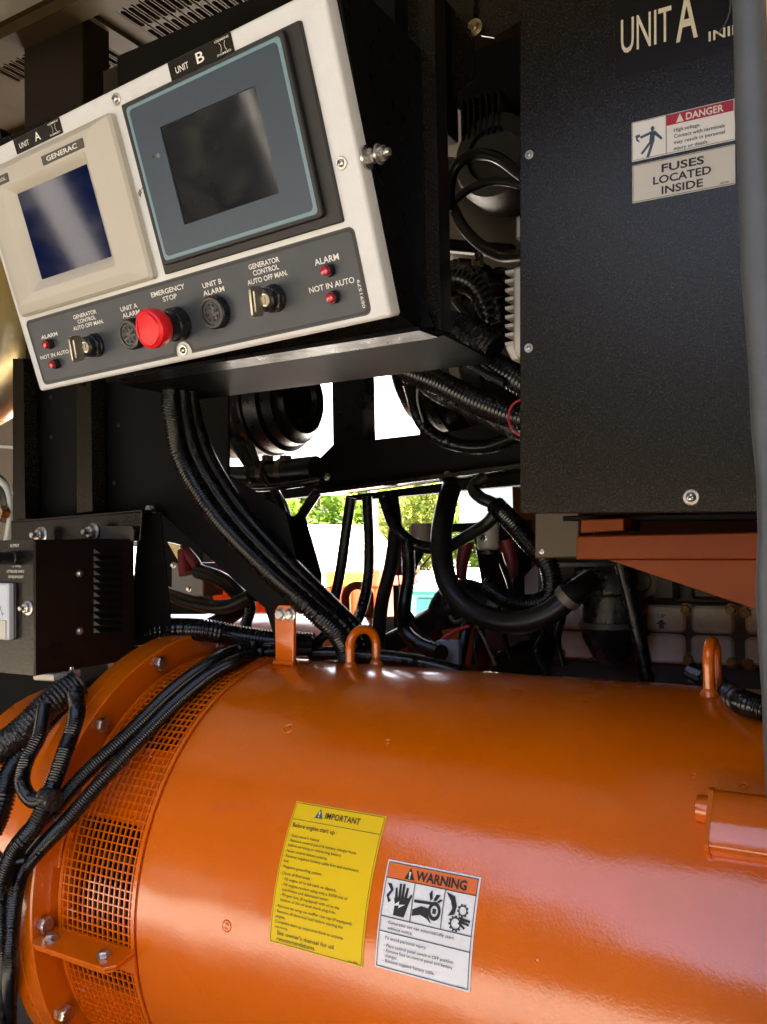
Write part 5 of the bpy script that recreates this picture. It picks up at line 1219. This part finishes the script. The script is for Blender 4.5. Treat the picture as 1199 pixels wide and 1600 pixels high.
mb = MB(); mb.prism(WY(1.2), poly(1.2, [(632, 850), (668, 850), (650, 880), (640, 925), (632, 920)]), -.01, 0, .001); mb.prism(WY(1.2), poly(1.2, [(614, 915), (634, 915), (628, 985), (616, 985)]), -.02, 0, .001); single('solenoid_bracket', mb, M['black_sheet'], 'dark bracket below the left solenoid against the white yard', 'bracket', 0)
mb = MB(); mb.tube(P_([(676, 866, 1.17), (660, 885, 1.16), (648, 905, 1.16), (665, 912, 1.16), (676, 905, 1.16), (668, 888, 1.16)]), .0010, 6); single('thin_wire', mb, M['cable'], 'thin coiled wire dangling left of the big hose loop', 'wire', 50)
# dark machinery below the loop
conduit([(600, 1010, 1.13), (650, 985, 1.12), (695, 955, 1.11), (725, 940, 1.11)], .016, 'black hose crossing diagonally under the loop', rib=.0002, mt='cable')
t = thing('hose_elbow', 'dark rounded hose elbow below the big loop', 'hose', atY(715, 950, 1.10))
mb = MB(); mb.tube(P_([(690, 975, 1.12), (700, 945, 1.12), (725, 930, 1.12), (770, 945, 1.12)]), .024, 16); part('elbow', mb, M['cable'], t, 50)
mb = MB(); mb.tube(P_([(703, 962, 1.08), (712, 972, 1.08), (730, 965, 1.08)]), .003, 8); part('clip', mb, M['engine'], t, 50)
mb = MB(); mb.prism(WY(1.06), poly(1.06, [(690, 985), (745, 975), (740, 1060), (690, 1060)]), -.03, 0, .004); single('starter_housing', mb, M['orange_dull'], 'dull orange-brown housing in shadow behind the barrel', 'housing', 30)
cable([(735, 965, 1.04), (728, 985, 1.03), (722, 1015, 1.02), (716, 1050, 1.0)], .0075, 'shiny black cable standing behind the barrel')
for i, (pts, m_, lab) in enumerate((([(690, 1000, 1.02), (715, 985, 1.02), (735, 978, 1.02)], 'red_wire', 'thin red wire arching behind the barrel'), ([(745, 975, 1.02), (760, 1005, 1.02), (775, 1040, 1.0)], 'engine', 'thin grey wire dropping behind the barrel'), ([(752, 975, 1.02), (742, 1010, 1.02), (748, 1045, 1.0)], 'cable', 'thin black wire dropping behind the barrel'))):
    cable(pts, .0022, lab, m_, 'thin_wire')
for i, px in enumerate((690, 707)):
    p = atY(px, 1022, .985); mb = MB(); mb.prism(Fr(p), rrect(-.0085, -.017, .0085, .017, .003, 3), -.01, 0, .002); single('wire_connector', mb, M['grey_plate'], ['left', 'right'][i]+' grey plug connector lying behind the barrel top', 'connector', 30)
mb = MB(); mb.prism(WY(1.12), poly(1.12, [(757, 985), (770, 978), (815, 980), (832, 984), (830, 1022), (760, 1018)]), -.05, 0, .004); s_ = single('starter_motor', mb, M['engine'], 'dark grey motor casing in shadow left of the engine covers', 'motor', 30)
mb = MB(); mb.prism(WY(1.12), poly(1.12, [(808, 1000), (842, 990), (856, 1000), (842, 1060), (760, 1060), (770, 1025)]), -.06, 0, .004); single('engine_mount', mb, M['black_paint'], 'black engine mount casting just above the barrel', 'mount', 30)
# ================================================================== engine side with bolted covers
YE = 1.16
en = thing('engine_block', 'grey engine side with bolted ribbed cover plates under the orange bracket', 'engine', atY(1030, 1040, YE))
mb = MB(); mb.prism(WY(YE), poly(YE, [(840, 860), (1260, 860), (1260, 1140), (840, 1140)]), -.25, 0, .004); part('block', mb, M['dark_cast'], en, 0)
mb = MB(); mb.prism(WY(YE), poly(YE, [(868, 940), (1245, 942), (1245, 1043), (868, 1030)]), .0005, .010, .003); cp = part('cover_plate', mb, M['engine'], en, 0)
def pad(x0, y0, x1, y1, z=.0101, hgt=.0045):
    a = WY(YE).loc(x0, y1, z); b = WY(YE).loc(x1, y0, z)
    mb = MB(); mb.prism(WY(YE), rrect(a[0], a[1], b[0], b[1], .007, 3), z, z+hgt, .003); part('raised_panel', mb, M['engine_plate'], cp, 30)
for r in ((873, 944, 930, 982), (873, 988, 928, 1026), (1012, 946, 1072, 986), (1012, 991, 1072, 1034), (1082, 948, 1148, 988), (1082, 995, 1148, 1036), (1166, 950, 1225, 990), (1166, 998, 1225, 1038)): pad(*r)
mb = MB(); mp = lambda x, y: WY(YE).p(x, y, .0152); a = WY(YE).loc(1033, 964); b = WY(YE).loc(1044, 964); text_in(mb, mp, 'UP', a[0], b[0], a[1], .0052, .02, 2)
c = WY(YE).loc(1038.5, 976); mb.add([mp(c[0]+x, c[1]+y) for x, y in ((-.003, -.004), (.003, -.004), (.003, .002), (-.003, .002))], [(0, 1, 2, 3)]); mb.add([mp(c[0]+x, c[1]+y) for x, y in ((-.0065, .002), (.0065, .002), (0, .0085))], [(0, 1, 2)])
part('cast_lettering', mb, M['engine'], cp, 0)
for px, py in ((1007, 952), (1073, 952), (1143, 953), (1168, 957), (880, 1020), (935, 1023), (929, 1003), (997, 1006), (1077, 1030), (1145, 1034), (1172, 1036), (1003, 1030)):
    q = WY(YE).loc(px, py, .010); inst('bolt', B_rust, WY(YE).mat(q[0], q[1], .010, px*.3) @ Matrix.Scale(.86, 4), en)
for (x0, y0, x1, y1) in ((905, 885, 960, 935), (1022, 890, 1062, 938), (1085, 888, 1150, 936)):
    a = WY(YE).loc(x0, y1); b = WY(YE).loc(x1, y0); mb = MB(); mb.prism(WY(YE), rrect(a[0], a[1], b[0], b[1], .006, 3), .0005, .02, .005); part('casting_boss', mb, M['dark_cast'], en, 30)
mb = MB(); q = WY(YE).loc(1008, 908); mb.lathe(WY(YE), q[0], q[1], [(.022, 0), (.022, .022), (.015, .024), (.012, .018)], 24); part('casting_port', mb, M['engine'], en, 30)
mb = MB(); mb.box(WY(YE), WY(YE).loc(860, 900)[0], WY(YE).loc(1240, 900)[0], WY(YE).loc(1000, 884)[1], WY(YE).loc(1000, 878)[1], .0005, .03); part('gasket_rail', mb, M['engine'], en, 0)
# oil separator canister
p = atY(955, 975, 1.10); F = Fr(p, (1, 0, 0), (0, 1, 0)); r = .039
cn = thing('oil_canister', 'black canister with tapered bowl hanging in front of the engine', 'canister', p-V((0, 0, .05)))
mb = MB(); mb.lathe(F, 0, 0, [(r*.4, .072), (r*.82, .070), (r*.9, .062), (r*.9, .040), (r*.98, .036), (r, .004), (r*1.02, .003)], 36); part('body', mb, M['black_plastic'], cn, 35)
mb = MB(); mb.lathe(F, 0, 0, [(r*1.03, .003), (r*1.03, -.004)], 36); part('band', mb, M['engine'], cn, 35)
mb = MB(); mb.lathe(F, 0, 0, [(r*.98, -.004), (r*.92, -.016), (r*.60, -.042), (r*.35, -.05), (0, -.052)], 36, cap=False); part('bowl', mb, M['black_plastic'], cn, 35)
mb = MB(); mb.tube([F.p(-.03, 0, .048), F.p(-.05, -.005, .047), F.p(-.07, -.01, .04)], .0105, 12); part('inlet', mb, M['black_plastic'], cn, 50)
mb = MB(); mb.tube([atY(884, 938, 1.005), atY(893, 929, 1.005)], .0172, 18); hc = single('hose_clamp', mb, M['engine'], 'worm clamp at the end of the big hose loop', 'clamp', 40)
# ================================================================== orange bracket under the cabinet, gold box
YO = .80
ob = thing('cabinet_bracket', 'rust orange beam with triangular gusset carrying the fuse cabinet', 'bracket', atY(1040, 870, YO))
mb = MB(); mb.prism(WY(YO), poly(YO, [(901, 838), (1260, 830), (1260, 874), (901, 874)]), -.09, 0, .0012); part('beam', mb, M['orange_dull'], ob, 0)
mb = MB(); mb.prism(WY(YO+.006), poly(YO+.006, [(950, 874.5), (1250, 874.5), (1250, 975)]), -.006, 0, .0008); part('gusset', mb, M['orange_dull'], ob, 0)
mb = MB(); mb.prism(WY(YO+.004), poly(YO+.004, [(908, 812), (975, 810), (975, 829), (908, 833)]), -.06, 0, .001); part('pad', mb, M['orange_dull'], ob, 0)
mb = MB(); mb.prism(WY(YO+.03), poly(YO+.03, [(880, 806), (1250, 800), (1250, 812), (880, 814)]), -.08, 0, .001); part('spacer', mb, M['black_sheet'], ob, 0)
mb = MB(); mb.prism(WY(.93), poly(.93, [(836, 790), (906, 790), (906, 871), (836, 873)]), -.05, 0, .0015); q = WY(.93).loc(847, 862)
gx = thing('relay_box', 'dull gold box half hidden below the cabinet corner', 'box', WY(.93).p(*WY(.93).loc(870, 872)))
part('case', mb, M['gold_box'], gx, 0); inst('bolt', B_tiny, WY(.93).mat(q[0], q[1], 0) @ Matrix.Scale(.5, 4), gx)
# ================================================================== things in the gap between panel and cabinet
hs = thing('heat_sink', 'finned aluminium heat sink fixed to the cabinet side', 'heat sink', atY(805, 560, .80))
mb = MB(); mb.prism(WY(.80), poly(.80, [(802, 418), (818, 412), (818, 562), (802, 552)]), -.03, 0, .003); part('base', mb, M['alu_light'], hs, 30)
for i in range(9):
    y = 424+i*14; mb = MB(); mb.prism(WY(.801), poly(.801, [(789, y-1), (803, y-4), (803, y+2), (790, y+4)]), -.028, 0, .0008); part('fin', mb, M['alu_light'], hs, 0)
mb = MB(); mb.prism(WY(.801), poly(.801, [(790, 542), (803, 536), (812, 562), (800, 562)]), -.028, 0, .0015); part('fin', mb, M['alu_light'], hs, 0)
mb = MB(); mb.prism(WY(.80), poly(.80, [(806, 338), (818, 334), (818, 375), (806, 372)]), -.02, 0, .002); single('terminal_block', mb, M['alu'], 'small pale block on the cabinet side above the heat sink', 'block', 30)
M['olive'] = mat('olive_duct', (.065, .052, .032), .5, var=(6, (.05, .040, .025), .4, .7))
mb = MB(); mb.tube(P_([(640, 330, 1.65), (740, 345, 1.62), (800, 380, 1.62), (860, 440, 1.62)]), .115, 28); single('intake_duct', mb, M['olive'], 'wide olive duct curving in the gap beside the cabinet', 'duct', 60)
p = atY(780, 250, 1.45); F = Fr(p, (1, 0, 0), (0, 0, 1)); bl = thing('blower', 'grey cast blower housing high in the gap beside the cabinet', 'blower', p-V((0, 0, .1)))
mb = MB(); mb.lathe(F, 0, 0, [(.01, -.12), (.075, -.12), (.085, -.05), (.085, 0), (.075, .025), (.05, .03), (.048, .02), (0, .02)], 36, cap=False); part('housing', mb, M['dark_cast'], bl, 35)
mb = MB()
for i in range(7): mb.box(F, -.06+i*.012, -.055+i*.012, .04, .115, -.05, .03)
part('cooling_fin', mb, M['black_paint'], bl, 0)
cs2 = MB()
for i in range(5):
    x, y = WY(2.0).loc(702+i*9, 222-i*4); cs2.box(WY(2.0), x-.004, x+.004, y-.002, y+.03, 0, .01)
a = WY(2.0).loc(695, 225); b = WY(2.0).loc(748, 222); cs2.box(WY(2.0), a[0], b[0], a[1]-.012, a[1], 0, .012)
single('vent_grate', cs2, M['tan_paint'], 'tan slotted vent grate high in the gap beside the cabinet', 'vent', 0)
cable([(700, 330, 1.0), (708, 270, 1.0), (735, 243, 1.0), (775, 245, 1.0), (818, 275, 1.0)], .0075, 'glossy black cable arching near the top of the gap')
cable([(705, 315, 1.02), (725, 355, 1.0), (755, 385, .97), (785, 400, .95), (822, 398, .93)], .0072, 'glossy black cable sweeping down to the cabinet')
cable([(705, 318, 1.10), (735, 295, 1.10), (775, 283, 1.10), (822, 290, 1.10)], .0060, 'dull black cable in the middle of the gap')
mb = MB(); mb.prism(WY(1.3), poly(1.3, [(690, 372), (800, 380), (800, 400), (690, 390)]), -.02, 0, .002); single('support_strap', mb, M['black_sheet'], 'dark strap crossing the gap below the olive duct', 'strap', 0)
p = atY(748, 412, 1.05); mb = MB(); mb.box(Fr(p), -.006, .006, -.004, .004, -.004, .008); mb.lathe(Fr(p+V((.002, 0, .01))), 0, 0, [(.005, -.003), (.005, .006), (.003, .006), (.003, -.003)], 14, cap=False); single('worm_clamp', mb, M['brass_steel'], 'small shiny worm clamp in the gap above the black elbow', 'clamp', 30)
conduit([(690, 440, 1.12), (725, 432, 1.10), (755, 445, 1.08), (775, 480, 1.06), (782, 520, 1.05)], .024, 'large corrugated elbow in the gap beside the heat sink', rib=.0014, pitch=.011)
conduit([(695, 505, .98), (725, 515, .97), (755, 530, .96), (775, 545, .96)], .018, 'taped conduit end just right of the tray corner', rib=.0008, mt='tape')
conduit([(755, 560, .98), (780, 575, .97), (805, 590, .96), (840, 612, .95)], .0165, 'ribbed conduit running behind the cabinet left edge', rib=.0010, pitch=.006)
conduit([(640, 580, .98), (690, 600, .97), (740, 625, .96), (790, 645, .95), (840, 660, .94)], .0150, 'ribbed conduit slanting below the tray to the cabinet', rib=.0009, pitch=.0055)
conduit([(650, 585, .99), (690, 615, .985), (735, 635, .98), (790, 662, .97), (840, 680, .96)], .0125, 'taped lower conduit slanting below the tray to the cabinet', rib=.0005, mt='tape')
conduit([(640, 600, 1.0), (660, 660, 1.0), (700, 690, 1.0), (760, 698, 1.0), (830, 672, .98)], .0085, 'slack ribbed conduit drooping under the tray', rib=.0006)
cable([(655, 590, .99), (653, 625, .99), (662, 660, .99)], .0015, 'thin light-edged wire hanging under the tray', 'grey_plate', 'thin_wire')
cable([(822, 622, .92), (802, 632, .92), (795, 655, .92), (805, 675, .92), (822, 682, .92)], .0014, 'thin red wire looped at the cabinet edge', 'red_wire', 'thin_wire')
mb = MB(); mb.prism(WY(1.25), poly(1.25, [(700, 560), (850, 560), (850, 760), (700, 760)]), -.01, 0, .001); single('bulkhead', mb, M['black_sheet'], 'black bulkhead sheet behind the slanting conduits', 'bulkhead', 0)

mb = MB(); mb.prism(WY(1.52), poly(1.52, [(660, -60), (850, -60), (850, 175), (760, 195), (700, 160), (660, 160)]), -.01, 0, .001); single('gap_dark_sheet', mb, M['black_sheet'], 'black sheet added to darken the top of the gap beside the cabinet', 'bulkhead', 0)  # black sheet added to hide the pale wall and keep the gap dark

# looser wiring and small hoses between the two machines
for pts, r, lab, m_ in (
    ([(762, 905, 1.13), (748, 940, 1.10), (752, 985, 1.07), (738, 1040, 1.03)], .0034, 'thin black lead hanging below the right solenoid', 'cable'),
    ([(785, 880, 1.13), (800, 930, 1.10), (788, 985, 1.08), (800, 1035, 1.05)], .0040, 'slack black lead dropping past the grey motor casing', 'cable'),
    ([(640, 960, 1.12), (668, 1000, 1.08), (700, 1030, 1.02), (735, 1050, .98)], .0050, 'narrow hose sliding down behind the plug connectors', 'cable'),
    ([(838, 960, 1.06), (850, 990, 1.06), (838, 1020, 1.06), (858, 1055, 1.04)], .0042, 'thin hose beside the black engine mount', 'cable'),
    ([(390, 690, 1.06), (408, 735, 1.05), (440, 790, 1.04), (452, 850, 1.02)], .0055, 'narrow hose crossing the clamped pipe', 'cable'),
    ([(365, 755, 1.04), (400, 762, 1.03), (450, 758, 1.03), (500, 750, 1.05)], .0060, 'ribbed hose slung just under the clamped pipe', 'conduit'),
    ([(690, 520, .955), (712, 548, .95), (745, 575, .945), (790, 600, .94)], .0045, 'thin black lead tied along the taped conduit', 'cable'),
    ([(712, 470, 1.0), (735, 500, .99), (748, 540, .97), (742, 575, .96)], .0050, 'black lead looping below the corrugated elbow', 'cable'),
    ([(866, 935, 1.04), (880, 960, 1.06), (872, 1000, 1.08), (880, 1040, 1.08)], .0045, 'black lead beside the left engine cover', 'cable')):
    cable(pts, r, lab, m_)
